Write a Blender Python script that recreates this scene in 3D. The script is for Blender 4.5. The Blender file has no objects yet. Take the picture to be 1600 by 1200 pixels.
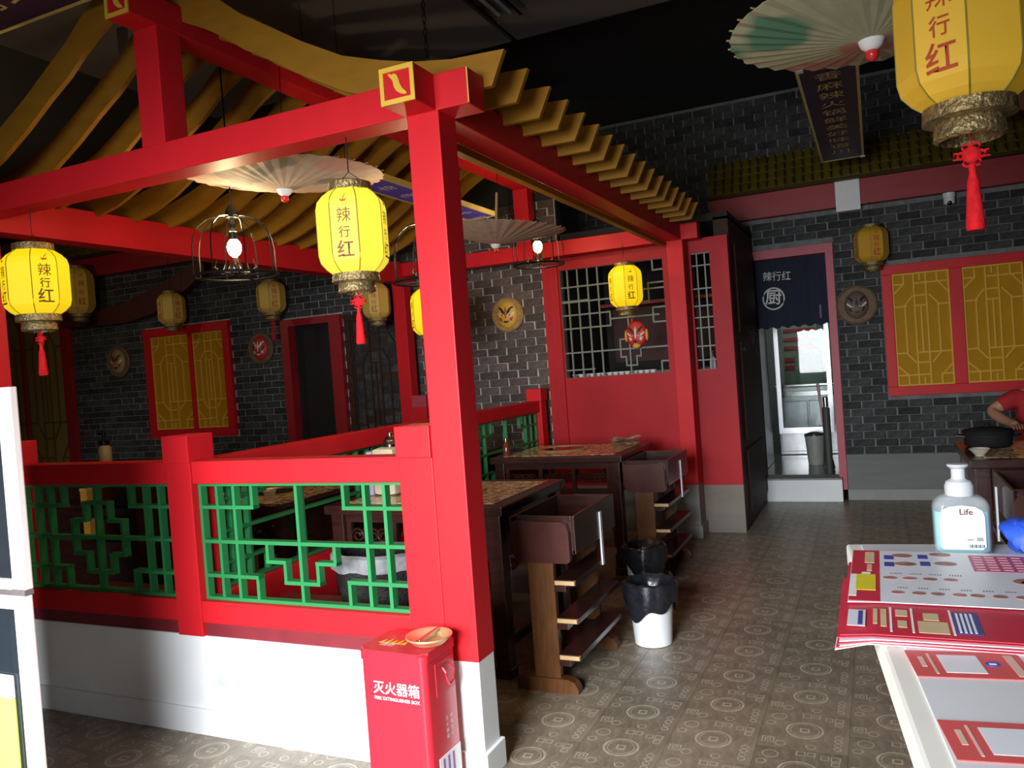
import bpy, bmesh, math, random
from mathutils import Vector, Matrix, Euler
random.seed(7)
S = bpy.context.scene
COL = S.collection
PI = math.pi

# ------------------------------------------------------------------ camera, world, lights, exposure
def _camera():
    yaw, pitch, roll, F = math.radians(-24.52), math.radians(-1.11), math.radians(4.163), 1250.0
    f = Vector((math.sin(yaw)*math.cos(pitch), math.cos(yaw)*math.cos(pitch), math.sin(pitch)))
    r = Vector((math.cos(yaw), -math.sin(yaw), 0)); d = f.cross(r)
    c, s = math.cos(roll), math.sin(roll)
    right = c*r + s*d; down = -s*r + c*d
    m = Matrix((right, -down, -f)).transposed().to_4x4()
    m.translation = Vector((0, 0, 1.42))
    cam = bpy.data.objects.new('camera', bpy.data.cameras.new('camera'))
    cam.data.sensor_width = 36; cam.data.lens = F/1600*36; cam.data.clip_start = .02
    COL.objects.link(cam); cam.matrix_world = m; S.camera = cam
_camera()
w = bpy.data.worlds.new('sky'); S.world = w; w.use_nodes = True
w.node_tree.nodes['Background'].inputs[0].default_value = (.75, .87, 1, 1)
w.node_tree.nodes['Background'].inputs[1].default_value = .5
def area(name, loc, target, sx, sy, power, color, spread=180):
    l = bpy.data.lights.new(name, 'AREA'); l.shape = 'RECTANGLE'; l.size = sx; l.size_y = sy
    l.energy = power; l.color = color; l.spread = math.radians(spread)
    o = bpy.data.objects.new(name, l); COL.objects.link(o); o.location = loc
    o.rotation_euler = (Vector(target)-Vector(loc)).to_track_quat('-Z', 'Y').to_euler()
    return o
def point(name, loc, power, color, r=.04):
    l = bpy.data.lights.new(name, 'POINT'); l.energy = power; l.color = color; l.shadow_soft_size = r
    o = bpy.data.objects.new(name, l); COL.objects.link(o); o.location = loc; return o
# daylight through the shop's entrance behind the camera
area('entrance_daylight', (-1.15, -1.38, 1.5), (-1.6, 2.4, -.25), 1.7, 1.5, 106, (.93, .97, 1), 92)
# added warm fill light, out of view, to brighten the back left
point('added_left_fill', (-7.3, 4.2, 2.7), 9, (1, .74, .42), .12)
# cold lamp in the kitchen
area('kitchen_light', (-.8, 9.2, 2.55), (-.8, 9.2, 0), .8, .8, 6, (.85, 1, .95))
point('servery_light', (-2.05, 7.3, 1.9), .1, (.7, 1, .95), .1)
S.view_settings.view_transform = 'Standard'; S.view_settings.look = 'None'
S.view_settings.exposure = .68; S.view_settings.gamma = 1; S.view_settings.use_curve_mapping = False
S.cycles.max_bounces = 6; S.cycles.diffuse_bounces = 3; S.cycles.glossy_bounces = 3
S.cycles.transparent_max_bounces = 12; S.cycles.sample_clamp_indirect = 4; S.cycles.caustics_reflective = False; S.cycles.caustics_refractive = False

# ------------------------------------------------------------------ materials
MATS = {}
def mat(name, col, rough=.5, metal=0, var=.12, scale=14, bump=0, emit=None, estr=1, trans=0, alpha=1, island=0, stretch=(1, 1, 1), spec=.5):
    if name in MATS: return MATS[name]
    m = bpy.data.materials.new(name); m.use_nodes = True; MATS[name] = m
    nt = m.node_tree; N = nt.nodes; L = nt.links; b = N['Principled BSDF']
    b.inputs['Roughness'].default_value = rough; b.inputs['Metallic'].default_value = metal
    b.inputs['Specular IOR Level'].default_value = spec
    tc = N.new('ShaderNodeTexCoord'); mp = N.new('ShaderNodeMapping'); mp.inputs['Scale'].default_value = stretch
    L.new(tc.outputs['Object'], mp.inputs[0])
    nz = N.new('ShaderNodeTexNoise'); nz.inputs['Scale'].default_value = scale; nz.inputs['Detail'].default_value = 5
    L.new(mp.outputs[0], nz.inputs['Vector'])
    mr = N.new('ShaderNodeMapRange'); mr.inputs[1].default_value = .25; mr.inputs[2].default_value = .75
    mr.inputs[3].default_value = 1-var; mr.inputs[4].default_value = 1+var
    L.new(nz.outputs[0], mr.inputs[0])
    val = mr.outputs[0]
    if island:
        oi = N.new('ShaderNodeObjectInfo'); ge = N.new('ShaderNodeNewGeometry')
        ad = N.new('ShaderNodeMath'); ad.operation = 'ADD'; L.new(oi.outputs['Random'], ad.inputs[0]); L.new(ge.outputs['Random Per Island'], ad.inputs[1])
        fr = N.new('ShaderNodeMath'); fr.operation = 'FRACT'; L.new(ad.outputs[0], fr.inputs[0])
        m2 = N.new('ShaderNodeMapRange'); m2.inputs[3].default_value = 1-island; m2.inputs[4].default_value = 1+island
        L.new(fr.outputs[0], m2.inputs[0])
        mu = N.new('ShaderNodeMath'); mu.operation = 'MULTIPLY'; L.new(val, mu.inputs[0]); L.new(m2.outputs[0], mu.inputs[1]); val = mu.outputs[0]
    hs = N.new('ShaderNodeHueSaturation'); hs.inputs['Color'].default_value = (*col, 1); L.new(val, hs.inputs['Value'])
    L.new(hs.outputs[0], b.inputs['Base Color'])
    if bump:
        bp = N.new('ShaderNodeBump'); bp.inputs['Strength'].default_value = bump; bp.inputs['Distance'].default_value = .01
        L.new(nz.outputs[0], bp.inputs['Height']); L.new(bp.outputs[0], b.inputs['Normal'])
    if emit:
        b.inputs['Emission Color'].default_value = (*emit, 1); b.inputs['Emission Strength'].default_value = estr
    if trans: b.inputs['Transmission Weight'].default_value = trans; b.inputs['IOR'].default_value = 1.3
    if alpha < 1: b.inputs['Alpha'].default_value = alpha
    return m
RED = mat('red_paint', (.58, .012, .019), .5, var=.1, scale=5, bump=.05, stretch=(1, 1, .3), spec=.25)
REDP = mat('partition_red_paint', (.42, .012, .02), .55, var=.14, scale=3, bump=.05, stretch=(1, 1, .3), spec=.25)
REDD = mat('dark_red_paint', (.3, .012, .018), .5, var=.12, scale=5)
PINK = mat('faded_red_paint', (.42, .05, .075), .5, var=.1, scale=6)
GOLD = mat('gold_painted_board', (.29, .132, .011), .55, spec=.2, var=.14, scale=6, bump=.06, stretch=(1, 1, 3))
GOLDP = mat('gold_leaf_paint', (.75, .45, .05), .45, var=.1)
GREEN = mat('green_painted_bar', (.022, .2, .062), .42, var=.1, scale=9, island=.07)
GREYBAR = mat('grey_green_bar', (.16, .19, .16), .5)
WHITEW = mat('white_plaster', (.78, .8, .82), .75, var=.05, scale=4, bump=.05)
GREYB = mat('grey_stone_paint', (.26, .26, .255), .7, var=.14, scale=5, bump=.05)
BRICK = mat('grey_brick', (.05, .051, .052), .85, var=.4, scale=26, bump=.5, island=.35, spec=.12)
BRICKW = mat('warm_grey_brick', (.095, .074, .068), .85, var=.35, scale=26, bump=.5, island=.3, spec=.12)
MORTARD = mat('grey_mortar', (.17, .17, .17), .9, var=.3, scale=12)
MORTAR = mat('pale_mortar', (.42, .4, .38), .9, var=.3, scale=12)
BLACKC = mat('black_painted_ceiling', (.012, .012, .012), .8, var=.2, scale=3)
GREYC = mat('grey_ceiling_board', (.13, .12, .115), .8, var=.1, scale=2)
WOOD = mat('dark_stained_wood', (.034, .011, .008), .26, var=.35, scale=8, bump=.05, stretch=(1, 1, 5))
WOODM = mat('brown_stained_wood', (.105, .04, .012), .35, var=.3, scale=9, bump=.05, stretch=(6, 6, 1))
WOODE = mat('worn_wood_edge', (.5, .32, .15), .4, var=.2)
BENCHW = mat('reddish_bench_wood', (.13, .03, .022), .35, var=.25, scale=9)
DARKW = mat('carved_dark_wood', (.05, .024, .018), .6, spec=.15, var=.4, scale=22, bump=.5)
YPANEL = mat('ochre_window_panel', (.44, .22, .006), .6, var=.07, scale=5, spec=.1)
YBAR = mat('ochre_window_bar', (.66, .38, .05), .55, var=.07, spec=.15)
BLACKM = mat('black_wire', (.012, .012, .013), .35, .6)
CHROME = mat('bright_metal', (.7, .68, .64), .18, 1)
BRASS = mat('brass', (.78, .62, .33), .38, .75, var=.15)
PLASTW = mat('white_plastic', (.72, .74, .77), .4, var=.03)
BAG = mat('black_bin_bag', (.012, .013, .017), .22, var=.3, scale=30, bump=.4)
PAPER = mat('white_paper', (.8, .8, .82), .6, var=.03)
NAVY = mat('navy_cloth', (.008, .01, .03), .85, var=.2, scale=30)
SILVER = mat('aluminium_frame', (.75, .76, .78), .35, .6, var=.04)
SKIN = mat('skin', (.42, .22, .14), .55, var=.06, scale=20)
SHIRT = mat('red_cotton', (.36, .012, .018), .85, var=.1, scale=30)
TROUS = mat('grey_trousers', (.06, .06, .07), .85, var=.1, scale=30)
HAIR = mat('black_hair', (.01, .009, .008), .5, var=.3, scale=60)
EAVE = mat('olive_gold_tile', (.125, .092, .014), .5, spec=.2, var=.25, scale=12, island=.22)
LIT = {}
def lantern_mat(name, col, strength, base):
    m = mat(name, base, .6, var=.05, scale=6)
    nt = m.node_tree; N = nt.nodes; L = nt.links; b = N['Principled BSDF']
    if strength:
        tc = N.new('ShaderNodeTexCoord'); sp = N.new('ShaderNodeSeparateXYZ'); L.new(tc.outputs['Object'], sp.inputs[0])
        mr = N.new('ShaderNodeMapRange'); mr.inputs[1].default_value = -.2; mr.inputs[2].default_value = .2
        mr.inputs[3].default_value = strength*.8; mr.inputs[4].default_value = strength*1.1; L.new(sp.outputs[2], mr.inputs[0])
        b.inputs['Emission Color'].default_value = (*col, 1); L.new(mr.outputs[0], b.inputs['Emission Strength'])
    return m
def marble_mat():
    m = mat('speckled_red_marble', (.3, .16, .1), .18, var=.2, scale=30)
    nt = m.node_tree; N = nt.nodes; L = nt.links; b = N['Principled BSDF']
    tc = N.new('ShaderNodeTexCoord'); vo = N.new('ShaderNodeTexVoronoi'); vo.inputs['Scale'].default_value = 46
    L.new(tc.outputs['Object'], vo.inputs['Vector'])
    nz = N.new('ShaderNodeTexNoise'); nz.inputs['Scale'].default_value = 60; L.new(tc.outputs['Object'], nz.inputs['Vector'])
    sp = N.new('ShaderNodeSeparateColor'); L.new(vo.outputs['Color'], sp.inputs[0])
    mx = N.new('ShaderNodeMath'); mx.operation = 'MULTIPLY_ADD'; L.new(nz.outputs[0], mx.inputs[0]); mx.inputs[1].default_value = .5; L.new(sp.outputs[0], mx.inputs[2])
    cr = N.new('ShaderNodeValToRGB'); e = cr.color_ramp.elements
    e[0].position = .2; e[0].color = (.08, .03, .02, 1); e[1].position = 1.0; e[1].color = (.85, .7, .46, 1)
    for p, c in ((.42, (.42, .15, .08, 1)), (.62, (.62, .42, .2, 1)), (.82, (.4, .34, .18, 1))):
        x = cr.color_ramp.elements.new(p); x.color = c
    L.new(mx.outputs[0], cr.inputs[0]); L.new(cr.outputs[0], b.inputs['Base Color'])
    return m
MARBLE = marble_mat()
def math_chain(N, L, op, a, b=None):
    n = N.new('ShaderNodeMath'); n.operation = op
    for i, v in enumerate((a, b)):
        if v is None: continue
        if isinstance(v, (int, float)): n.inputs[i].default_value = v
        else: L.new(v, n.inputs[i])
    return n.outputs[0]
def tile_mat():
    m = mat('coin_stamped_tile', (.2, .16, .115), .36, var=.3, scale=9, island=.14)
    nt = m.node_tree; N = nt.nodes; L = nt.links; b = N['Principled BSDF']
    M = lambda op, a, c=None: math_chain(N, L, op, a, c)
    tc = N.new('ShaderNodeTexCoord'); sp = N.new('ShaderNodeSeparateXYZ'); L.new(tc.outputs['Object'], sp.inputs[0])
    x, y = sp.outputs[0], sp.outputs[1]
    def ring(cx, cy, r, wd):
        dx, dy = M('SUBTRACT', x, cx), M('SUBTRACT', y, cy)
        d = M('SQRT', M('ADD', M('MULTIPLY', dx, dx), M('MULTIPLY', dy, dy)))
        return M('LESS_THAN', M('ABSOLUTE', M('SUBTRACT', d, r)), wd)
    def sq(cx, cy, a, wd):
        d = M('MAXIMUM', M('ABSOLUTE', M('SUBTRACT', x, cx)), M('ABSOLUTE', M('SUBTRACT', y, cy)))
        return M('LESS_THAN', M('ABSOLUTE', M('SUBTRACT', d, a)), wd)
    t = ring(0, 0, .063, .0045)
    for q in (ring(0, 0, .05, .0015), sq(0, 0, .014, .003), ring(-.1, .1, .026, .002), sq(.115, .11, .014, .002), sq(.115, .075, .012, .002),
              sq(.08, .11, .012, .002), ring(.118, -.03, .012, .002), ring(.118, -.06, .012, .002), ring(.118, -.09, .012, .002), ring(.118, -.12, .012, .002),
              sq(-.12, -.1, .02, .002), sq(-.12, -.1, .009, .002), ring(-.075, -.12, .018, .002), ring(-.125, .04, .016, .002), sq(.0, .125, .014, .002), sq(.035, .125, .012, .002), ring(.03, -.125, .016, .002)):
        t = M('MAXIMUM', t, q)
    # worn strokes in the field of the tile
    wv = N.new('ShaderNodeTexWave'); wv.inputs['Scale'].default_value = 9; wv.inputs['Distortion'].default_value = 14; wv.inputs['Detail'].default_value = 3; L.new(tc.outputs['Object'], wv.inputs['Vector'])
    st = M('MULTIPLY', M('GREATER_THAN', wv.outputs[0], .85), .14)
    nz = N.new('ShaderNodeTexNoise'); nz.inputs['Scale'].default_value = 30; L.new(tc.outputs['Object'], nz.inputs['Vector'])
    t = M('MULTIPLY', M('MAXIMUM', t, st), M('MULTIPLY', nz.outputs[0], 1.25))
    src = b.inputs['Base Color'].links[0].from_socket
    mx = N.new('ShaderNodeMix'); mx.data_type = 'RGBA'; L.new(t, mx.inputs[0]); L.new(src, mx.inputs[6]); mx.inputs[7].default_value = (.52, .46, .37, 1)
    L.new(mx.outputs[2], b.inputs['Base Color'])
    bp = N.new('ShaderNodeBump'); bp.inputs['Strength'].default_value = .35; bp.inputs['Distance'].default_value = .004
    L.new(t, bp.inputs['Height']); L.new(bp.outputs[0], b.inputs['Normal'])
    return m
TILE = tile_mat()
def floral_mat(name, base, blob1, blob2, sc=3.2, seed=0.):
    m = mat(name, base, .7, var=.1, scale=20)
    nt = m.node_tree; N = nt.nodes; L = nt.links; b = N['Principled BSDF']
    tc = N.new('ShaderNodeTexCoord'); mp = N.new('ShaderNodeMapping'); mp.inputs['Location'].default_value = (seed, seed*.7, 0); L.new(tc.outputs['Object'], mp.inputs[0])
    n1 = N.new('ShaderNodeTexNoise'); n1.inputs['Scale'].default_value = sc; n1.inputs['Detail'].default_value = 2; L.new(mp.outputs[0], n1.inputs['Vector'])
    src = b.inputs['Base Color'].links[0].from_socket
    for col, lo, hi in ((blob1, .57, .62), (blob2, .38, .34)):
        r = N.new('ShaderNodeMapRange'); r.inputs[1].default_value = lo; r.inputs[2].default_value = hi; L.new(n1.outputs[0], r.inputs[0])
        mx = N.new('ShaderNodeMix'); mx.data_type = 'RGBA'; L.new(r.outputs[0], mx.inputs[0]); L.new(src, mx.inputs[6]); mx.inputs[7].default_value = (*col, 1)
        src = mx.outputs[2]
    L.new(src, b.inputs['Base Color'])
    b.inputs['Subsurface Weight'].default_value = 0
    return m

# ------------------------------------------------------------------ builders
class MB:
    def __init__(s): s.b = bmesh.new()
    def box(s, x0, x1, y0, y1, z0, z1, bev=0, rot=None):
        r = bmesh.ops.create_cube(s.b, size=1)
        vs = r['verts']
        c = Vector(((x0+x1)/2, (y0+y1)/2, (z0+z1)/2)); d = (abs(x1-x0), abs(y1-y0), abs(z1-z0))
        for v in vs:
            p = Vector((v.co.x*d[0], v.co.y*d[1], v.co.z*d[2]))
            if rot is not None: p = rot @ p
            v.co = p + c
        if bev:
            es = list({e for v in vs for e in v.link_edges})
            bmesh.ops.bevel(s.b, geom=es, offset=bev, segments=2, profile=.6, affect='EDGES')
        return s
    def tube(s, pts, r, seg=8, closed=False):
        pts = [Vector(p) for p in pts]; n = len(pts); rings = []
        rr = r if isinstance(r, (list, tuple)) else [r]*n
        up = Vector((0, 0, 1))
        for i, p in enumerate(pts):
            a = pts[i-1] if (i > 0 or closed) else p
            c = pts[(i+1) % n] if (i < n-1 or closed) else p
            t = (c-a).normalized() if (c-a).length > 1e-9 else Vector((0, 0, 1))
            q = up if abs(t.dot(up)) < .95 else Vector((1, 0, 0))
            u = t.cross(q).normalized(); v = t.cross(u)
            rings.append([s.b.verts.new(p + (u*math.cos(2*PI*k/seg)+v*math.sin(2*PI*k/seg))*rr[i]) for k in range(seg)])
        m = n if closed else n-1
        for i in range(m):
            A, B = rings[i], rings[(i+1) % n]
            for k in range(seg): s.b.faces.new((A[k], A[(k+1) % seg], B[(k+1) % seg], B[k]))
        if not closed: s.b.faces.new(rings[0][::-1]); s.b.faces.new(rings[-1])
        return s
    def lathe(s, prof, seg=24, c=(0, 0, 0), phase=0, sx=1, sy=1, cap=True):
        rings = []
        for r, z in prof:
            rings.append([s.b.verts.new((c[0]+sx*r*math.cos(phase+2*PI*k/seg), c[1]+sy*r*math.sin(phase+2*PI*k/seg), c[2]+z)) for k in range(seg)])
        for A, B in zip(rings, rings[1:]):
            for k in range(seg): s.b.faces.new((A[k], A[(k+1) % seg], B[(k+1) % seg], B[k]))
        if cap: s.b.faces.new(rings[0][::-1]); s.b.faces.new(rings[-1])
        return s
    def prism(s, poly, y0, y1, axes='xz'):
        def P(a, b, h): return {'xz': (a, h, b), 'xy': (a, b, h), 'yz': (h, a, b)}[axes]
        A = [s.b.verts.new(P(a, b, y0)) for a, b in poly]; B = [s.b.verts.new(P(a, b, y1)) for a, b in poly]
        n = len(poly)
        for i in range(n): s.b.faces.new((A[i], A[(i+1) % n], B[(i+1) % n], B[i]))
        s.b.faces.new(A[::-1]); s.b.faces.new(B)
        return s
    def ell(s, c, r, seg=16, ring=10):
        q = bmesh.ops.create_uvsphere(s.b, u_segments=seg, v_segments=ring, radius=1)
        for v in q['verts']: v.co = Vector((v.co.x*r[0]+c[0], v.co.y*r[1]+c[1], v.co.z*r[2]+c[2]))
        return s
    def quad(s, a, b, c, d):
        s.b.faces.new([s.b.verts.new(p) for p in (a, b, c, d)]); return s
    def xf(s, M):
        bmesh.ops.transform(s.b, matrix=M, verts=s.b.verts); return s
    def mesh(s, name, m, smooth=False):
        bmesh.ops.recalc_face_normals(s.b, faces=s.b.faces)
        me = bpy.data.meshes.new(name); s.b.to_mesh(me); s.b.free()
        me.materials.append(m)
        if smooth:
            me.polygons.foreach_set('use_smooth', [True]*len(me.polygons))
            try: me.set_sharp_from_angle(angle=math.radians(42))
            except Exception: pass
        return me
    def build(s, name, m, parent=None, smooth=False, world=False):
        if world and parent is not None: s.xf(parent.matrix_basis.inverted())
        return link(name, s.mesh(name, m, smooth), parent)
def link(name, me, parent=None, loc=None, rot=None, scale=None):
    o = bpy.data.objects.new(name, me); COL.objects.link(o)
    if parent is not None: o.parent = parent
    if loc is not None: o.location = loc
    if rot is not None: o.rotation_euler = rot
    if scale is not None: o.scale = scale
    return o
CUBES = {}
def bar(parent, name, m, x0, x1, y0, y1, z0, z1, rot=None, local=False):
    """a plain board or bar sharing one cube mesh, given in world coordinates (or local)"""
    if m.name not in CUBES: CUBES[m.name] = MB().box(-.5, .5, -.5, .5, -.5, .5).mesh('board', m)
    o = link(name, CUBES[m.name], parent)
    c = Vector(((x0+x1)/2, (y0+y1)/2, (z0+z1)/2))
    if parent is not None and not local: c = parent.matrix_basis.inverted() @ c
    o.location = c; o.scale = (abs(x1-x0), abs(y1-y0), abs(z1-z0))
    if rot is not None: o.rotation_euler = rot
    return o
def thing(name, label, cat, loc=(0, 0, 0), rz=0, group=None, mesh=None):
    o = bpy.data.objects.new(name, mesh); COL.objects.link(o)
    o.location = loc; o.rotation_euler = (0, 0, rz); o['label'] = label; o['category'] = cat
    if group: o['group'] = group
    o.matrix_basis = Matrix.Translation(loc) @ Matrix.Rotation(rz, 4, 'Z')
    return o
def tag(o, label, cat, group=None):
    o['label'] = label; o['category'] = cat
    if group: o['group'] = group
    return o
def struct(o): o['kind'] = 'structure'; return o
def copy_tree(o, parent=None):
    c = o.copy(); COL.objects.link(c)
    if parent is not None: c.parent = parent
    for ch in list(o.children): copy_tree(ch, c)
    return c
def dup(o, loc, rz=0, label=None, group=None):
    c = copy_tree(o); c.location = loc; c.rotation_euler = (0, 0, rz)
    if label: c['label'] = label
    if group: c['group'] = group
    return c
TXT = {}
def text_mesh(body, size, m, depth=0, bold=0, res=2):
    k = (body, size, m.name, depth, bold)
    if k in TXT: return TXT[k]
    c = bpy.data.curves.new('lettering', 'FONT'); c.body = body; c.size = size; c.resolution_u = res
    c.align_x = 'CENTER'; c.align_y = 'CENTER'; c.extrude = depth; c.offset = bold
    o = bpy.data.objects.new('lettering', c); COL.objects.link(o)
    me = bpy.data.meshes.new_from_object(o.evaluated_get(bpy.context.evaluated_depsgraph_get()))
    bpy.data.objects.remove(o); me.name = 'lettering'
    me.materials.clear(); me.materials.append(m); TXT[k] = me
    return me
def lettering(body, size, m, parent, loc, rot, scale=(1, 1, 1), bold=0, name='lettering'):
    return link(name, text_mesh(body, size, m, 0, bold), parent, loc, rot, scale)
FRONT = (PI/2, 0, 0)      # text facing -Y

# ------------------------------------------------------------------ setting: floor
floor = struct(MB().box(-10.6, 2.6, -3.2, 11.5, -.12, -.006).build('floor', mat('dark_grout', (.1, .085, .07), .7)))
tme = MB().box(-.1535, .1535, -.1535, .1535, -.02, 0).mesh('tile', TILE)
P = .308
cand = []
for k in range(-9, 32):
    for j in range(-16, 18):
        x = -.32 - P*k; y = 3.09 - (P/2 if k % 2 else 0) + P*j
        if not (-10.4 < x < 2.4 and -1.2 < y < 7.98): continue
        ax = y*.91 - x*.415                        # depth along the view
        lat = x*.91 + y*.415
        vis = ax > 1.9 and abs(lat) < ax*.68 and not (x > .15 and y < 2.2)
        hidden = (x < -1.75 and 2.6 < y < 6.3) or (x < -2.4 and y > 2.6)
        cand.append((0 if vis and not hidden else 1, y, x))
cand.sort()
solo = [c for c in cand if c[0] == 0][:290]
rest = cand[len(solo):]
for _, y, x in solo: link('tile', tme, floor, (x, y, 0))
b = MB()
for _, y, x in rest: b.box(x-.1535, x+.1535, y-.1535, y+.1535, -.02, 0)
o = b.build('tile_field', mat('plain_worn_tile', (.2, .16, .115), .36, var=.3, scale=9, island=.14), floor); o['kind'] = 'stuff'

# ------------------------------------------------------------------ setting: ceiling
ceil = struct(MB().box(-10.6, 2.6, -3.2, 8.1, 3.8, 3.9).build('ceiling', BLACKC))
for x0, x1 in ((-4.6, -3.23), (-3.2, -2.03), (-2.0, -.83)):
    for y0, y1 in ((.6, 2.6), (2.62, 4.86)):
        bar(ceil, 'ceiling_panel', GREYC, x0, x1-.01, y0, y1, 3.55, 3.575)
for x0 in (-4.6, -2.015, -.86):
    bar(ceil, 'panel_hanger', BLACKC, x0-.01, x0+.01, 4.6, 4.62, 3.57, 3.8)

# ------------------------------------------------------------------ setting: brick walls
BL, BH = .1905, .0685
def brick_meshes(m):
    out = []
    for i in range(4):
        b = MB().box(-.0915, .0915, -.006, .006, -.0322, .0322)
        for v in b.b.verts:
            v.co += Vector((random.uniform(-.003, .003), random.uniform(-.003, .003) if v.co.y < 0 else 0, random.uniform(-.003, .003)))
        out.append(b.mesh('brick', m))
    return out
def brick_wall(wall, y, x0, x1, z0, z1, holes, mats, limit, order):
    """bricks of the face at y, facing -Y; holes are (x0,x1,z0,z1)"""
    L = []
    nz = int((z1-z0)/BH)
    for r in range(nz):
        z = z0 + BH*(r+.5); off = BL/2 if r % 2 else 0
        n = int((x1-x0)/BL)+2
        for k in range(-1, n):
            a, c = x0+BL*k+off, x0+BL*(k+1)+off
            a, c = max(a, x0), min(c, x1)
            segs = [(a, c)]
            for hx0, hx1, hz0, hz1 in holes:
                if z+BH*.4 > hz0 and z-BH*.4 < hz1:
                    ns = []
                    for p, q in segs:
                        if q <= hx0 or p >= hx1: ns.append((p, q)); continue
                        if p < hx0: ns.append((p, hx0))
                        if q > hx1: ns.append((hx1, q))
                    segs = ns
            for p, q in segs:
                if q-p > .03: L.append((p, q, z))
    L.sort(key=lambda t: order((t[0]+t[1])/2, t[2]))
    me = [brick_meshes(m) for m in mats]
    for i, (p, q, z) in enumerate(L[:limit]):
        ms = me[0] if len(mats) == 1 or (p > -4) else me[1]
        link('brick', ms[i % 4], wall, ((p+q)/2, y, z), scale=((q-p-.014)/.183, 1, 1))
    b = MB()
    for p, q, z in L[limit:]:
        b.box(p+.007, q-.007, y-.006+random.uniform(-.003, .002), y+.006, z-.0322, z+.0322)
    if len(L) > limit:
        o = b.build('brick_field', mats[-1], wall); o['kind'] = 'stuff'
# right part, with the kitchen door and the ochre window
YR = 7.88
HR = [(-1.14, -.3, 0, 2.345), (.085, 1.22, .93, 2.085)]
wr = MB()
for x0, x1, z0, z1 in ((-1.05, 2.6, 2.345, 3.8), (-.3, 2.6, 0, 2.345)): wr.box(x0, x1, YR+.003, YR+.12, z0, z1)
wr.box(-4.6, -1.05, YR+.003, YR+.12, 2.5, 3.8)
wall_r = struct(wr.build('wall_back_right', MORTARD))
brick_wall(wall_r, YR, -3.0, 2.5, .415, 3.8, HR+[(-1.1, 2.6, 2.65, 3.2), (-3.1, -1.05, 0, 2.56)], [BRICK], 295, lambda x, z: (0 if (x < 1.35 and z < 2.7) else 1, abs(x-.4)))
bar(wall_r, 'stone_dado', mat('dark_grey_dado', (.15, .15, .148), .7, var=.14, scale=5), -.3, 2.6, YR-.02, YR+.02, .1, .415)
o = struct(MB().box(-.3, 2.6, YR-.035, YR+.01, 0, .1, .006).build('baseboard_back', GREYB))
# left part
YL = 6.44
HL = [(-7.365, -6.13, .93, 2.14), (-5.43, -4.70, 0, 2.07), (-10.3, -8.56, .4, 2.8)]
wl = MB()
for x0, x1, z0, z1 in ((-10.6, -5.43, 0, 2.84), (-4.70, -2.42, 0, 2.84), (-5.43, -4.70, 2.07, 2.84)): wl.box(x0, x1, YL+.003, YL+.1, z0, z1)
wall_l = struct(wl.build('wall_back_left', MORTAR))
bar(wall_l, 'dark_end_cover', BLACKC, -2.42, -2.41, YL, YL+.1, 2.44, 2.86)  # added dark strip hiding the lit end of the wall
bar(wall_l, 'upper_wall', BLACKC, -10.6, -2.42, YL-.008, YL+.1, 2.84, 3.8)
brick_wall(wall_l, YL, -10.3, -2.421, .1, 2.9, HL, [BRICKW, BRICK], 295, lambda x, z: (0 if z > .75 else 1, -x))
struct(MB().box(-10.7, -10.6, -3.2, 8.1, 0, 3.8).build('wall_left', BLACKC))
struct(MB().box(2.5, 2.6, -3.2, 8.1, 0, 3.8).build('wall_right', BLACKC))
# entrance side, behind the camera, with a wide door opening
fw = MB().box(-10.6, -2.05, -1.6, -1.45, 0, 3.8).box(-.25, 2.6, -1.6, -1.45, 0, 3.8).box(-2.05, -.25, -1.6, -1.45, 2.3, 3.8)
struct(fw.build('wall_front', BLACKC))
# the short dark wood return beside the kitchen door
ws = struct(MB().box(-1.115, -1.0, 6.5, YR, 0, 2.5).build('wall_side', DARKW))
for z0, z1 in ((.12, .62), (.7, 1.5), (1.58, 2.3)):
    bar(ws, 'wall_panel', DARKW, -1.0, -.985, 6.7, 7.7, z0, z1)

# ------------------------------------------------------------------ partition with lattice windows
PY = 6.44
pb = MB()
pb.box(-2.432, -2.41, PY-.03, PY+.05, .38, 2.44).box(-2.41, -1.52, PY-.03, PY+.05, .38, 1.30).box(-2.41, -1.52, PY-.03, PY+.05, 2.22, 2.44)
pb.box(-1.52, -1.29, PY-.03, PY+.05, .38, 2.40).box(-1.29, -1.143, PY-.03, PY+.05, .38, 1.30).box(-1.29, -1.143, PY-.03, PY+.05, 2.225, 2.34).box(-1.143, -1.0, PY-.03, PY+.05, .38, 2.34)
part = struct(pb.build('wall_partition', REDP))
bar(part, 'stone_base', mat('brown_grey_stone_paint', (.22, .19, .16), .7, var=.14, scale=5), -2.432, -1.0, PY-.025, PY+.05, 0, .38)
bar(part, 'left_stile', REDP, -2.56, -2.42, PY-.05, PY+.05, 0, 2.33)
def lattice(parent, X, Z, m, items, t, y0, y1, name='lattice_bar', axis='x'):
    """items: ('h',v,u0,u1) or ('v',u,v0,v1) in 0..1 of the panel; v grows downward"""
    x0, x1 = X; z0, z1 = Z
    for it in items:
        if it[0] == 'h':
            z = z1-(z1-z0)*it[1]; a, c = x0+(x1-x0)*it[2], x0+(x1-x0)*it[3]
            a -= t/2; c += t/2
            bx = (a, c, z-t/2, z+t/2)
        else:
            x = x0+(x1-x0)*it[1]; bx = (x-t/2, x+t/2, z1-(z1-z0)*it[3]-t/2, z1-(z1-z0)*it[2]+t/2)
        e = .0015*(it[0] == 'v')
        if axis == 'x': bar(parent, name, m, bx[0], bx[1], y0+e, y1-e, bx[2], bx[3])
        else: bar(parent, name, m, y0+e, y1-e, bx[0], bx[1], bx[2], bx[3])
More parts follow.
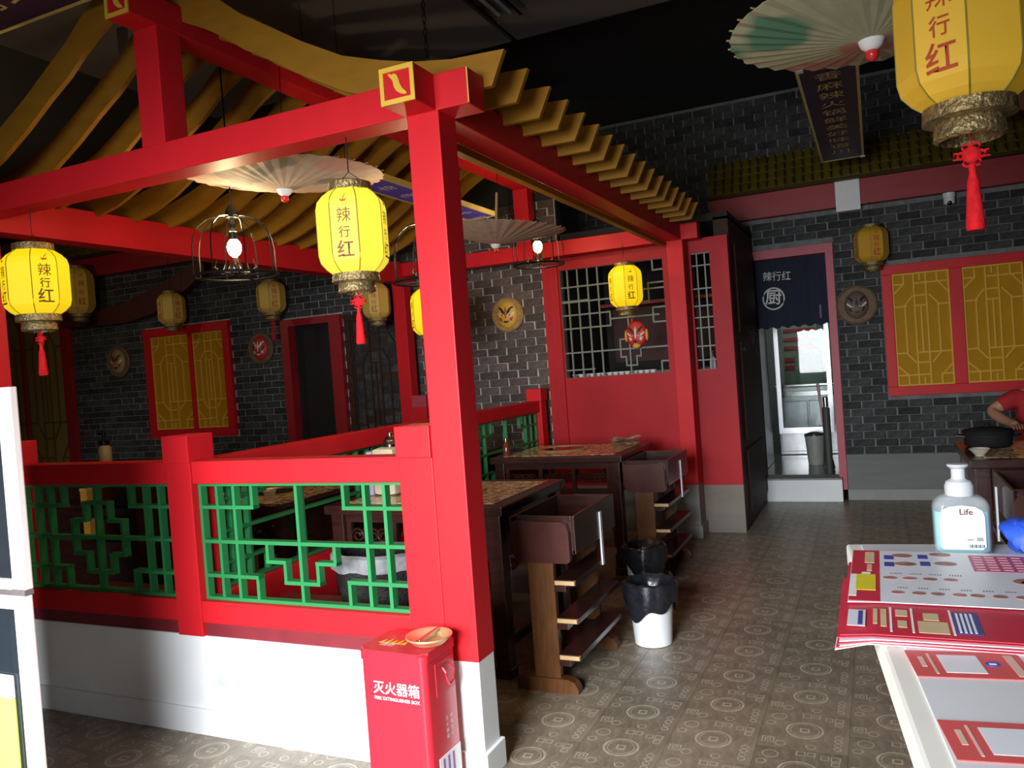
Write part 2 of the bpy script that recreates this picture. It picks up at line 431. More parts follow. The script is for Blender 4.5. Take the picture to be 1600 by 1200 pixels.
win1 = struct(MB().box(-2.425, -1.505, PY-.02, PY+.04, 1.285, 1.302).box(-2.425, -1.505, PY-.02, PY+.04, 2.218, 2.235).box(-2.425, -2.408, PY-.02, PY+.04, 1.302, 2.218).box(-1.522, -1.505, PY-.02, PY+.04, 1.302, 2.218).build('window_1', GREYBAR))
it = [('v', u, 0, 1) for u in (.07, .17, .27, .37)]
it += [('h', v, 0, .47) for v in (.42, .545, .16)] + [('h', v, 0, .27) for v in (.29,)] + [('h', .30, .0, .6), ('h', .485, .47, .93), ('h', .77, 0, 1), ('h', .93, 0, .28)]
it += [('v', .47, .42, .545), ('v', .64, .0, 1), ('v', .55, .68, .84), ('v', .74, .68, .84), ('h', .68, .55, .74), ('h', .84, .55, .6), ('h', .84, .7, .74), ('v', .6, .84, .92), ('v', .7, .84, .92), ('h', .92, .6, .7),
       ('h', .25, .62, 1), ('v', .85, .2, .36), ('h', .2, .85, 1), ('h', .36, .76, .85), ('v', .76, .25, .36), ('v', .88, .42, .55), ('h', .42, .88, 1), ('h', .55, .88, 1), ('v', .93, .9, 1), ('h', .9, .93, 1), ('v', .9, 0, .09), ('h', .09, .9, 1)]
lattice(win1, (-2.41, -1.52), (1.302, 2.218), GREYBAR, it, .013, PY-.01, PY+.012)
win2 = struct(MB().box(-1.29, -1.143, PY-.02, PY+.04, 1.29, 1.304).box(-1.29, -1.143, PY-.02, PY+.04, 2.218, 2.232).build('window_2', GREYBAR))
lattice(win2, (-1.29, -1.143), (1.304, 2.218), GREYBAR, [('v', .28, 0, 1), ('v', .7, 0, 1)]+[('h', v, 0, 1) for v in (.1, .3, .45, .55, .64, .8, .92)], .011, PY-.01, PY+.012)
# servery behind the lattice: counter, cabinets and a shelf
sv = thing('servery_counter', 'dark counter with a teal front seen through the partition lattice', 'counter', (-1.8, 7.3, 0))
MB().box(-2.42, -1.12, 7.05, 7.75, 0, 1.28).build('cabinet', mat('teal_grey_panel', (.11, .15, .15), .5), sv, world=True)
MB().box(-2.42, -1.12, 7.0, 7.8, 1.28, 1.31).build('worktop', GREYB, sv, world=True)
sh = thing('wall_shelf', 'dark red shelf board high behind the partition lattice', 'shelf', (-1.75, 7.6, 1.95))
MB().box(-2.4, -1.12, 7.45, 7.86, 1.94, 1.97).build('board', REDD, sh, world=True)
MB().box(-2.4, -1.12, 7.84, 7.87, 1.4, 1.94).build('back_panel', mat('dark_maroon_panel', (.06, .012, .01), .6), sh, world=True)
struct(MB().box(-2.5, -1.1, 7.86, 7.875, 0, 2.48).build('wall_servery', BLACKC))
struct(MB().box(-2.56, -1.0, 6.5, 7.88, 2.48, 2.54).build('ceiling_servery', BLACKC))
struct(MB().box(-2.56, -2.48, 6.54, 7.88, 0, 2.48).build('wall_servery_left', BLACKC))
# ledge with a row of white cups just behind the lattice
ld = thing('cup_ledge', 'narrow grey ledge inside the large lattice window holding white cups', 'ledge', (-2.0, 6.55, 1.27))
MB().box(-2.42, -1.12, PY+.05, PY+.2, 1.27, 1.294).build('board', GREYBAR, ld, world=True)
cupm = MB().lathe([(.012, 0), (.017, .004), (.026, .03), (.027, .034), (.023, .033), (.015, .01), (.003, .008)], 14).mesh('cup', PLASTW, True)
for i in range(14):
    x = -2.375+i*.052+(.012 if i > 9 else 0)
    thing('cup', 'small white cup in the row on the ledge behind the lattice window', 'cup', (x, PY+.1, 1.294), 0, 'white cups along the lattice window', cupm)
db = thing('dispenser_bottle', 'small white pump bottle in the narrow lattice window', 'bottle', (-1.195, PY+.1, 1.294))
MB().lathe([(.022, 0), (.024, .01), (.024, .085), (.012, .105)], 16).build('bottle_body', PLASTW, db, True)
MB().lathe([(.01, .105), (.01, .125), (.004, .126), (.004, .14), (.013, .141), (.013, .15)], 12).build('pump', mat('grey_green_plastic', (.2, .24, .22), .4), db, True)

# ------------------------------------------------------------------ kitchen door, curtain and the kitchen beyond
d1 = struct(MB().box(-.365, -.3, YR-.05, YR+.12, .1, 2.345).box(-1.115, -.365, YR-.05, YR+.12, 2.265, 2.345).box(-1.115, -1.045, YR-.05, YR+.12, .1, 2.265).build('door_1', PINK))
step = struct(MB().box(-1.1, -.34, YR-.12, YR+.14, 0, .21, .006).build('trim_1', WHITEW))
bar(step, 'step_edge', GREYB, -1.1, -.34, YR-.125, YR+.12, .2, .216)
nr = thing('noren_curtain', 'navy noren curtain with white characters hanging in the kitchen doorway', 'curtain', (-.7, YR+.02, 1.6))
b = MB(); cols = 26; rows = 10
V = [[b.b.verts.new((-1.045+.68*i/cols, YR+.03+.008*math.sin(i*1.3)+.004*math.sin(i*.6+j), 2.265-(.645+.012*math.sin(i*1.7))*j/rows)) for i in range(cols+1)] for j in range(rows+1)]
for j in range(rows):
    for i in range(cols): b.b.faces.new((V[j][i], V[j][i+1], V[j+1][i+1], V[j+1][i]))
b.build('cloth', NAVY, nr, True, world=True)
WHT = mat('white_ink', (.62, .62, .6), .7)
MB().tube([(-1.05, YR+.03, 2.262), (-.36, YR+.03, 2.262)], .009).build('rod', WOOD, nr, True, world=True)
lettering('辣行红', .085, WHT, nr, (-.8+.7, -.012, 2.095-1.6), (PI/2, .06, 0), (1, 1.1, 1))
MB().tube([(-.84+.095*math.cos(a), YR+.008, 1.895+.1*math.sin(a)) for a in [2*PI*k/24 for k in range(24)]], .008, 6, True).build('ring_mark', WHT, nr, True, world=True)
lettering('厨', .15, WHT, nr, (-.84+.7, -.014, 1.9-1.6), (PI/2, .08, 0), bold=.002)
MB().box(-.445, -.43, YR+.012, YR+.016, 1.68, 1.8).build('small_column_mark', mat('faint_ink', (.12, .12, .2), .7), nr, world=True)
# kitchen shell
kw = MB().box(-1.75, .35, 10.9, 11.0, 0, 2.9).box(-1.85, -1.75, 7.95, 11, 0, 2.9).box(.35, .45, 8.0, 11, 0, 2.9).box(-1.85, .45, 8.0, 11, 2.7, 2.8)
struct(kw.build('wall_kitchen', mat('grey_kitchen_wall', (.3, .33, .33), .5)))
struct(MB().box(-1.75, .35, 7.99, 10.9, .1, .21).build('floor_kitchen', mat('wet_grey_tile', (.16, .16, .14), .16, var=.2, scale=6)))
gd = struct(MB().box(-1.0, -.955, 9.1, 9.15, .56, 2.3).box(-1.0, -.44, 9.1, 9.15, .5, .56).box(-.485, -.44, 9.1, 9.15, .56, 2.3).box(-1.0, -.44, 9.1, 9.15, 2.3, 2.36).build('door_2', SILVER))
gm = mat('clear_glass', (.9, .95, .95), .02, trans=1, var=0)
MB().box(-.955, -.485, 9.12, 9.126, .56, 2.3).build('glass_pane', gm, gd)
fz = thing('darkening_fridge', 'black kitchen fridge enlarged to darken the left of the aluminium door, red standby light', 'fridge', (-1.3, 8.7, .21))
MB().box(-1.74, -1.06, 8.4, 9.0, .21, 2.45, .015).build('cabinet', mat('black_enamel', (.02, .02, .022), .3), fz, world=True)  # made tall and black to darken the lit kitchen wall
MB().box(-1.55, -1.12, 8.385, 8.4, .3, .95, .008).build('door', mat('black_enamel', (.02, .02, .022), .3), fz, world=True)
MB().ell((-1.12, 8.385, 1.02), (.012, .008, .012), 10, 6).build('standby_light', mat('red_led', (.8, 0, 0), .4, emit=(1, .02, .05), estr=6), fz, world=True)
po = thing('menu_board', 'pale wall sheet with red printed rows behind the aluminium kitchen door', 'poster', (-.78, 9.8, 1.3))
MB().box(-.98, -.6, 9.78, 9.8, 1.0, 1.85).build('sheet', mat('pale_green_sheet', (.3, .36, .27), .6), po, world=True)
RINK = mat('red_ink', (.5, .04, .06), .6)
for i in range(4): MB().box(-.965, -.62, 9.775, 9.78, 1.7-.1*i, 1.74-.1*i).build('printed_row', RINK, po, world=True)
for i in range(2): MB().box(-.965, -.86, 9.775, 9.78, 1.26-.09*i, 1.31-.09*i).build('printed_row', RINK, po, world=True)
gs = tag(MB().box(-.84, -.55, 9.6, 9.62, 1.02, 1.34, .004).build('green_notice', mat('soft_green_card', (.18, .33, .2), .5)), 'plain green card standing below the red rows behind the kitchen door', 'card')
st = thing('steel_cabinet', 'bright stainless cabinet inside the kitchen behind the aluminium door', 'cabinet', (-.75, 9.9, .21))
MB().box(-1.05, -.4, 9.55, 10.2, .21, .98, .01).build('carcass', mat('brushed_steel', (.62, .64, .66), .3, .5), st, world=True)
MB().box(-1.07, -.38, 9.53, 10.22, .98, 1.01, .006).build('worktop', CHROME, st, world=True)
for x0 in (-1.03, -.715): 
    dd = MB().box(x0, x0+.3, 9.535, 9.55, .25, .82, .006).build('door', mat('brushed_steel', (.62, .64, .66), .3, .5), st, world=True)
MB().box(-1.0, -.45, 9.53, 9.55, .87, .93, .005).build('drawer_front', CHROME, st, world=True)
mp = thing('mop_pole', 'pink mop handle leaning inside the kitchen door on the right', 'mop', (-.42, 8.5, .21))
MB().tube([(-.47, 8.35, .25), (-.545, 8.55, 1.05)], .014).build('handle', mat('pink_plastic', (.6, .35, .33), .4), mp, True, world=True)
MB().lathe([(.03, 0), (.05, .02), (.04, .1), (.016, .14)], 14, (-.47, 8.35, .2)).build('mop_head', mat('grey_mop_yarn', (.2, .21, .2), .9), mp, True, world=True)
bk = thing('tall_bin', 'grey kitchen bin standing beside the pink mop handle', 'bin', (-.58, 8.6, .21))
MB().lathe([(.075, 0), (.095, .28), (.1, .28), (.1, .3), (.085, .3), (.07, .02)], 18, (-.62, 8.75, .21)).build('bin_body', mat('grey_bin_plastic', (.3, .31, .28), .5), bk, True, world=True)
MB().lathe([(.1, .3), (.1, .315), (.03, .335)], 18, (-.62, 8.75, .21)).build('lid', mat('black_enamel', (.02, .02, .022), .3), bk, True, world=True)
pipe = thing('upright_hose', 'dark upright roll standing against the right jamb of the kitchen door', 'roll', (-.46, 8.1, .21))
MB().lathe([(.035, 0), (.035, .62), (.02, .63)], 14, (-.46, 8.12, .21)).build('roll_body', mat('dark_green_roll', (.05, .055, .05), .6), pipe, True, world=True)
MB().lathe([(.022, .63), (.022, .72), (.012, .73)], 14, (-.46, 8.12, .21)).build('roll_top', CHROME, pipe, True, world=True)

# ------------------------------------------------------------------ ochre lattice windows
PAT = [('v', 0, 0, 1), ('v', 1, 0, 1), ('h', 0, 0, 1), ('h', 1, 0, 1), ('v', .38, 0, 1), ('v', .6, 0, 1), ('v', .49, 0, .06), ('v', .49, .29, .71), ('v', .49, .94, 1),
       ('v', .2, .3, .7), ('v', .8, .3, .7), ('h', .09, 0, .2), ('h', .09, .38, 1), ('h', .91, 0, .6), ('h', .91, .8, 1), ('h', .29, 0, .22), ('h', .29, .38, .6), ('h', .29, .8, 1), ('h', .71, 0, .2), ('h', .71, .38, 1),
       ('v', .2, 0, .09), ('v', .8, 0, .09), ('v', .2, .91, 1), ('v', .8, .91, 1), ('h', .2, .38, .6), ('h', .8, .38, .6)]
DIAG = [((.0, .19), (.2, .1)), ((.8, .09), (.97, .19)), ((.2, .29), (.36, .2)), ((.64, .2), (.8, .29)), ((.2, .71), (.36, .8)), ((.64, .8), (.8, .71)), ((0, .81), (.2, .9)), ((.8, .91), (1, .81))]
def ochre_window(name, y, X, Z, panels, bw, frame=RED, pm=YPANEL, bm=YBAR, t=.014):
    fr = MB().box(X[0], X[1], y-.045, y+.06, Z[0], Z[0]+bw, .004).box(X[0], X[1], y-.045, y+.06, Z[1]-bw, Z[1], .004)
    xs = [X[0]] + [v for p in panels for v in p] + [X[1]]
    for i in range(0, len(xs), 2): fr.box(xs[i], xs[i+1], y-.04, y+.06, Z[0]+bw, Z[1]-bw, .004)
    wn = struct(fr.build(name, frame))
    z0, z1 = Z[0]+bw, Z[1]-bw
    for a, c in panels:
        pn = bar(wn, 'panel', pm, a, c, y-.005, y+.03, z0, z1)
        lattice(wn, (a+t/2, c-t/2), (z0+t/2, z1-t/2), bm, PAT, t, y-.022, y-.004)
        for (u0, v0), (u1, v1) in DIAG:
            p = Vector((a+(c-a)*u0, 0, z1-(z1-z0)*v0)); q = Vector((a+(c-a)*u1, 0, z1-(z1-z0)*v1))
            d = q-p; mid = (p+q)/2
            bar(wn, 'lattice_bar', bm, mid.x-d.length/2, mid.x+d.length/2, y-.02, y-.005, mid.z-t/2, mid.z+t/2, rot=(0, -math.atan2(d.z, d.x), 0))
    return wn
ochre_window('window_3', YR, (.085, 1.24), (.93, 2.085), [(.165, .61), (.708, 1.155)], .082)
ochre_window('window_4', YL, (-7.365, -6.13), (.93, 2.14), [(-7.27, -6.71), (-6.655, -6.22)], .095)
ochre_window('window_5', YL, (-10.2, -8.56), (.45, 2.8), [(-10.1, -9.45), (-9.4, -8.72)], .1, REDD, mat('dull_ochre_panel', (.24, .155, .045), .6), mat('dull_ochre_bar', (.12, .07, .02), .6))
ochre_window('window_6', YL, (-4.66, -4.02), (.5, 2.05), [(-4.6, -4.08)], .06, DARKW, mat('dark_screen_panel', (.03, .016, .012), .6), DARKW)
# dark doorway of the left wall
d3 = struct(MB().box(-5.43, -5.335, YL-.05, YL+.1, 0, 2.07).box(-4.835, -4.70, YL-.05, YL+.1, 0, 2.07).box(-5.335, -4.835, YL-.05, YL+.1, 2.0, 2.07).build('door_3', REDD))
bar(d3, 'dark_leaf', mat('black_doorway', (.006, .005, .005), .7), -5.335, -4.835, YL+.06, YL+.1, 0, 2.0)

# ------------------------------------------------------------------ fascias and tiled eaves along the back walls
def eave(fname, tname, label, y, X, zf, pitch):
    struct(bar(None, fname, REDD, X[0], X[1], y-.11, y, zf[0], zf[1]))
    t = thing(tname, label, 'roof', ((X[0]+X[1])/2, y, zf[1]))
    MB().prism([(y-.01, zf[1]+.33), (y-.2, zf[1]-.02), (y-.01, zf[1]-.02)], X[0], X[1], 'yz').build('roof_board', mat('dark_roof_board', (.06, .045, .012), .6), t, world=True)
    n = int((X[1]-X[0])/pitch)
    tb = MB(); ang = math.atan2(.35, .2); L = .12
    prof = [(math.cos(PI*k/6)*pitch*.42, math.sin(PI*k/6)*pitch*.36) for k in range(7)]
    tb.prism(prof, -L/2, L/2, 'xz')
    for v in tb.b.verts:
        k = 1.22 if v.co.y < 0 else .8
        v.co.x *= k; v.co.z = v.co.z*k+(.012 if v.co.y < 0 else 0)
    me = tb.mesh('roof_tile', EAVE)
    for i in range(n):
        for r in range(4):
            f = (r+.5)/4
            link('roof_tile', me, t, (X[0]+(i+.5)*pitch-(X[0]+X[1])/2, -.225+.205*f-.004*r, .0+.325*f), (ang, 0, 0))
    return t
eave('trim_2', 'tiled_eave', 'olive gold tiled eave over the ochre window and kitchen door', YR, (-1.35, 1.75), (2.645, 2.885), .078)
eave('trim_3', 'tiled_eave', 'olive gold tiled eave above the left brick wall, half behind the pavilion', YL, (-10.2, -4.2), (2.8, 3.03), .12)

# ------------------------------------------------------------------ pavilion
F0, F1 = 2.416, 2.541              # front frame
B0, B1 = 6.2, 6.32                 # rear frame
pav = thing('pavilion', 'red timber pavilion frame with curved gold rafters around the dining booths', 'pavilion', (-2.63, 4.3, 0))
def pp(name, m, *a, bev=.004): return MB().box(*a, bev).build(name, m, pav, world=True)
for x0, x1, y0, y1 in ((-1.429, -1.304, F0, F1), (-3.955, -3.83, F0, F1), (-1.429, -1.304, B0, 6.39), (-3.955, -3.83, B0, B1)):
    p = pp('post', RED, x0, x1, y0, y1, .415, 2.318)
    q = MB().box(x0+.002, x1-.002, y0+.002, y1-.002, 0, .415, .003)
    base = q.xf(pav.matrix_basis.inverted()).build('stone_base', WHITEW if y0 < 3 and x0 > -2 else GREYB, p)
    q = MB().box(x0-.012, x1+.012, y0-.012, y1+.012, 0, .1, .004)
    q.xf(pav.matrix_basis.inverted()).build('plinth', WHITEW if y0 < 3 and x0 > -2 else GREYB, p)
pp('cross_beam', RED, -4.1, -1.185, F0, F1, 2.316, 2.438)
pp('cross_beam', RED, -4.1, -1.185, B0, B1, 2.316, 2.438)
pp('side_beam', RED, -1.441, -1.312, 2.285, 6.42, 2.317, 2.439)
pp('side_beam', RED, -3.957, -3.828, 2.285, 6.42, 2.262, 2.439)
pp('ridge_beam', RED, -2.685, -2.56, 2.285, 6.42, 2.912, 3.03)
pp('gold_trim_board', GOLD, -1.48, -1.441, 2.56, 6.2, 2.286, 2.318, bev=.002)
for y0, y1 in ((F0, F1), (B0, B1)): pp('king_post', RED, -2.695, -2.565, y0, y1, 2.437, 2.914)
pp('beam_end_edge', GOLDP, -1.187, -1.183, F0-.001, F0+.004, 2.318, 2.436, bev=0)
def emblem(cx, cz, y, w_, h):
    fr = MB().box(cx-w_/2, cx+w_/2, y-.006, y, cz+h/2-.016, cz+h/2).box(cx-w_/2, cx+w_/2, y-.006, y, cz-h/2, cz-h/2+.016)
    fr.box(cx-w_/2, cx-w_/2+.015, y-.006, y, cz-h/2+.016, cz+h/2-.016).box(cx+w_/2-.015, cx+w_/2, y-.006, y, cz-h/2+.016, cz+h/2-.016)
    f = fr.build('gold_emblem_frame', GOLDP, pav, world=True)
    sp = [(-.033, .036), (-.024, .04), (-.018, .034), (-.008, .037), (.003, .03), (.008, .016), (.012, 0), (.02, -.016), (.034, -.03), (.036, -.035), (.028, -.037), (.012, -.032), (-.004, -.02), (-.012, -.004), (-.014, .012), (-.02, .022), (-.026, .029)]
    MB().prism([(cx+a, cz+b_) for a, b_ in sp], y-.006, y).xf(pav.matrix_basis.inverted()).build('chili_emblem', GOLDP, f)
emblem(-1.3765, 2.378, 2.285, .131, .122)
emblem(-2.6225, 2.971, 2.285, .127, .118)
# rafters: one board mesh for each slope, shared
UP = [(0, 3.17), (.1, 3.115), (.2, 3.06), (.29, 3.0), (.385, 2.925), (.525, 2.84), (.674, 2.747), (.86, 2.648), (1.03, 2.592), (1.17, 2.555), (1.32, 2.53), (1.53, 2.518)]
def lower(d, z):
    t = .135 + .03*max(0, 1-d/.5); return (d, z-t)
LO = [lower(d, z) for d, z in UP[:-1]] + [(1.475, 2.404)]
LO[-2] = (1.32, 2.405); LO[-3] = (1.17, 2.418); LO[-4] = (1.03, 2.448)
def rafter_mesh(sg):
    b = MB()
    n = len(UP)
    A = [[b.b.verts.new((sg*d, y, z)) for d, z in UP] for y in (-.011, .011)]
    B = [[b.b.verts.new((sg*d, y, z)) for d, z in LO] for y in (-.011, .011)]
    for i in range(n-1):
        for q in (A[0][i], A[0][i+1], B[0][i+1], B[0][i]), (A[1][i], A[1][i+1], B[1][i+1], B[1][i]), (A[0][i], A[0][i+1], A[1][i+1], A[1][i]), (B[0][i], B[0][i+1], B[1][i+1], B[1][i]): b.b.faces.new(q)
    b.b.faces.new((A[0][0], A[1][0], B[1][0], B[0][0])); b.b.faces.new((A[0][-1], A[1][-1], B[1][-1], B[0][-1]))
    return b.mesh('rafter', GOLD)
RR, RL = rafter_mesh(1), rafter_mesh(-1)
for i in range(17): link('rafter', RR, pav, (0, 2.565+.2065*i-4.3, random.uniform(-.004, .004)), (0, 0, random.uniform(-.006, .006)))
for i in range(15): link('rafter', RL, pav, (0, 2.365+.2435*i-4.3, random.uniform(-.004, .004)), (0, 0, random.uniform(-.006, .006)))
# thin boarding over the rear half of the roof, seen from below
rb = MB()
for sg in (1, -1):
    for i in range(len(UP)-2):
        (d0, z0), (d1, z1) = UP[i], UP[i+1]
        if d0 < .2: continue
        rb.prism([(-2.63+sg*d0, z0), (-2.63+sg*d1, z1), (-2.63+sg*d1, z1+.008), (-2.63+sg*d0, z0+.008)], 4.3, 5.95)
rb.build('roof_boarding', mat('dusty_tan_board', (.2, .14, .08), .7), pav, world=True)

# ------------------------------------------------------------------ railings
PATF = [('h', 0, 0, 1), ('h', 1, 0, 1), ('v', 0, 0, 1), ('v', 1, 0, 1), ('h', .5, 0, 1), ('v', .09, 0, 1), ('v', .18, 0, 1), ('v', .91, 0, 1), ('v', .82, 0, 1), ('v', .5, 0, 1),
        ('h', .2, 0, .275), ('h', .2, .725, 1), ('v', .275, 0, .2), ('v', .725, 0, .2), ('h', .8, 0, .275), ('h', .8, .725, 1), ('v', .275, .8, 1), ('v', .725, .8, 1),
        ('v', .335, .5, .66), ('v', .665, .5, .66), ('h', .66, .335, .42), ('h', .66, .58, .665), ('v', .42, .66, .83), ('v', .58, .66, .83), ('h', .83, .42, .58)]
PATT = [('v', .335, .34, .5), ('v', .665, .34, .5), ('h', .34, .335, .42), ('h', .34, .58, .665), ('v', .42, .17, .34), ('v', .58, .17, .34), ('h', .17, .42, .58)]
fr = thing('front_railing', 'red railing with green lattice panels on a white wall, front of the pavilion', 'railing', (-2.63, 2.46, 0))
def fp(parent, name, m, *a, bev=.004): return MB().box(*a, bev).build(name, m, parent, world=True)
fp(fr, 'parapet_wall', WHITEW, -3.83, -1.429, 2.43, 2.53, 0, .412)
for cx, cz, r_, mm in ((-2.49, .235, .036, mat('grey_blue_stain', (.5, .53, .6), .8)), (-2.135, .205, .03, mat('pale_green_stain', (.55, .68, .62), .8)), (-2.06, .29, .018, mat('pale_green_stain', (.55, .68, .62), .8))):
    MB().prism([(cx+r_*(1+.25*math.sin(3*a+cx*9))*math.cos(a), cz+r_*.8*(1+.2*math.sin(2*a))*math.sin(a)) for a in [2*PI*k/20 for k in range(20)]], 2.4293, 2.4302).build('stain', mm, fr, world=True)
fp(fr, 'skirting', WHITEW, -3.83, -1.445, 2.416, 2.43, 0, .108, bev=.003)
fp(fr, 'sill_strip', mat('red_paint_with_shade', (.17, .012, .02), .6), -3.83, -1.429, 2.436, 2.52, .412, .47, bev=.002)  # shade under the bottom rail put into a darker red
for x0, x1 in ((-3.70, -2.712), (-2.575, -1.57)):
    fp(fr, 'top_rail', RED, x0, x1, 2.424, 2.52, 1.042, 1.135)
    fp(fr, 'bottom_rail', RED, x0, x1, 2.42, 2.53, .47, .56)
for x0, x1 in ((-3.83, -3.70), (-2.712, -2.575), (-1.57, -1.43)):
    p = fp(fr, 'half_post', RED, x0, x1, 2.416, 2.54, .412, 1.13)
    fp(fr, 'post_cap', RED, x0-.004, x1+(.004 if x1 < -1.5 else 0), 2.408, 2.55, 1.13, 1.243)
lattice(fr, (-3.685, -2.718), (.566, 1.036), GREEN, PATF+PATT, .0145, 2.45, 2.485)
lattice(fr, (-2.567, -1.577), (.566, 1.036), GREEN, PATF, .0145, 2.45, 2.485)
mr_ = thing('middle_railing', 'red railing with green lattice dividing the two booths of the pavilion', 'railing', (-2.635, 4.35, 0))
fp(mr_, 'low_wall', RED, -2.685, -2.585, 2.55, 6.2, 0, .56)
fp(mr_, 'top_rail', RED, -2.682, -2.588, 2.55, 6.2, 1.042, 1.133)
fp(mr_, 'end_post', RED, -2.695, -2.575, 6.2, 6.32, 0, 1.13)
fp(mr_, 'post_cap', RED, -2.702, -2.568, 6.19, 6.33, 1.13, 1.235)
for y0, y1 in ((2.56, 3.75), (3.77, 4.97), (4.99, 6.19)):
    lattice(mr_, (y0+.01, y1-.01), (.57, 1.036), GREEN, PATF[:18], .0145, -2.652, -2.618, axis='y')
rh = thing('rear_half_post', 'short capped red post beside the rear left post of the pavilion', 'post', (-3.76, 6.26, 0))
fp(rh, 'shaft', RED, -3.828, -3.69, B0, B1, 0, 1.13); fp(rh, 'cap', PINK, -3.83, -3.685, B0-.008, B1, 1.13, 1.24)

# ------------------------------------------------------------------ lanterns
L_RED = mat('red_brush_ink', (.45, .05, .01), .6); L_DARK = mat('dark_brush_ink', (.16, .05, .005), .6)
FIL = mat('pierced_bronze', (.3, .22, .1), .4, .7, var=.6, scale=90, bump=.8)
RIBM = mat('lantern_rib', (.25, .2, .02), .5)
TASS = mat('red_silk', (.6, .012, .018), .8, var=.3, scale=60, bump=.3, spec=.15)
def lantern(label, loc, R, H, m, face, ink=L_DARK, ztop=None, tassel=True, group=None, name='palace_lantern', ttint=None):
    """loc is the centre of the body; face is the angle of a lettered panel"""
    t = thing(name, label, 'lantern', loc, 0, group)
    a8 = PI/8; ci = 1/math.cos(a8)
    prof = [(.6, -.5), (.8, -.435), (.95, -.36), (1, -.27), (1, .27), (.95, .36), (.8, .435), (.6, .5)]
    MB().lathe([(R*r*ci, H*z) for r, z in prof], 8, phase=face+a8).build('shade', m, t)
    rb = MB()
    for k in range(8):
        an = face+a8+k*PI/4
        rb.tube([(R*r*ci*math.cos(an), R*r*ci*math.sin(an), H*z) for r, z in prof], R*.016, 5)
    rb.build('rib_frame', RIBM, t)
    s = R/.135
    MB().lathe([(R*.6, H*.5-.004), (R*.66, H*.5), (R*.66, H*.5+.03*s), (R*.55, H*.5+.036*s), (R*.5, H*.5+.03*s), (R*.45, H*.5)], 28).build('top_collar', FIL, t, True)
    bc = MB().lathe([(R*.5, -H*.5), (R*.72, -H*.5+.004), (R*.74, -H*.5-.028*s), (R*.55, -H*.5-.034*s), (R*.56, -H*.5-.036*s), (R*.58, -H*.5-.07*s), (R*.5, -H*.5-.076*s), (R*.46, -H*.5-.05*s)], 28).build('bottom_collar', FIL, t, True)
    for k in range(0, 8, 2):
        an = face+k*PI/4
        n = Vector((math.cos(an), math.sin(an), 0)); rot = (PI/2, 0, an+PI/2)
        tm = ink
        for ch, z, sz in (('辣', .115, .35), ('行', -.045, .27), ('红', -.215, .41)):
            lettering(ch, R*sz*1.35, tm, t, n*(R+.0015)+Vector((0, 0, H*z*1.2)), rot, (.95, 1.0, 1), bold=0 if ch == '辣' else R*sz*.016)
        cp = [(-.5, .05), (-.2, -.2), (.1, -.25), (.45, -.1), (.5, .05), (.2, -.02), (-.1, -.02), (-.3, .12), (.0, .1), (.3, .18), (.05, .25), (.4, .6), (.33, .62), (-.05, .25), (-.35, .22)]
        MB().tube([(-.3, .05, 0), (-.1, -.12, 0), (.2, -.1, 0), (.34, .06, 0)], [.01, .09, .08, .01], 6).tube([(.0, -.02, 0), (.1, .2, 0), (.3, .5, 0)], [.03, .04, .02], 6).xf(
            Matrix.Translation(n*(R+.001)+Vector((0, 0, H*.33))) @ Euler(rot).to_matrix().to_4x4() @ Matrix.Diagonal((R*.34, R*.34, R*.02, 1))).build('chili_mark', L_RED, t)
    zt = H*.5+.03*s
    if ztop is not None and ztop > zt:
        MB().tube([(R*.5, 0, zt), (.0, 0, zt+.05*s), (-R*.5, 0, zt)], .0015, 5).tube([(0, 0, zt+.05*s), (0, 0, ztop)], .0022, 6).build('hanging_cord', BLACKM, t)
    if tassel:
        zb = -H*.5-.076*s; tm = TASS
        q = MB().tube([(0, 0, zb+.04*s), (.002, 0, zb-.02*s)], .0025*s, 6)
        q.ell((0, 0, zb-.035*s), (.02*s, .008*s, .02*s), 12, 8)
        for k in range(6):
            an = k*PI/3; q.tube([(.021*s*math.cos(an)+.008*s*math.cos(u), 0, zb-.035*s+.021*s*math.sin(an)+.008*s*math.sin(u)) for u in [2*PI*j/8 for j in range(8)]], .003*s, 5, True)
        for sg in (-1, 1): q.tube([(sg*.02*s, 0, zb-.03*s), (sg*.036*s, 0, zb-.028*s), (sg*.038*s, 0, zb-.042*s), (sg*.022*s, 0, zb-.042*s)], .003*s, 6)
        q.build('tassel_knot', tm, t, True)
        MB().lathe([(.004*s, -.055*s), (.008*s, -.062*s), (.008*s, -.08*s), (.013*s, -.1*s), (.021*s, -.205*s), (.018*s, -.212*s)], 14, (0, 0, zb)).build('tassel', tm, t, True)
    return t
YA = lantern_mat('lit_yellow_shade', (1, .68, .004), .57, (.45, .28, .01))
YB = lantern_mat('bright_yellow_shade', (1, .8, .05), .61, (.4, .3, .03))
YC = lantern_mat('faint_glow_yellow_shade', (1, .6, .02), .06, (.68, .39, .03))  # faint glow put into the colour of an unlit lantern
YD = lantern_mat('faint_glow_amber_shade', (1, .5, .02), .01, (.52, .27, .02))  # trace of glow added to unlit amber paper
YE = lantern_mat('faint_glow_cream_shade', (1, .5, .02), .012, (.62, .4, .09))  # same added trace of glow on unlit cream paper
def facing(loc, off):       # angle towards the camera turned by off degrees
    return math.atan2(-loc[1], -loc[0]) + math.radians(off)
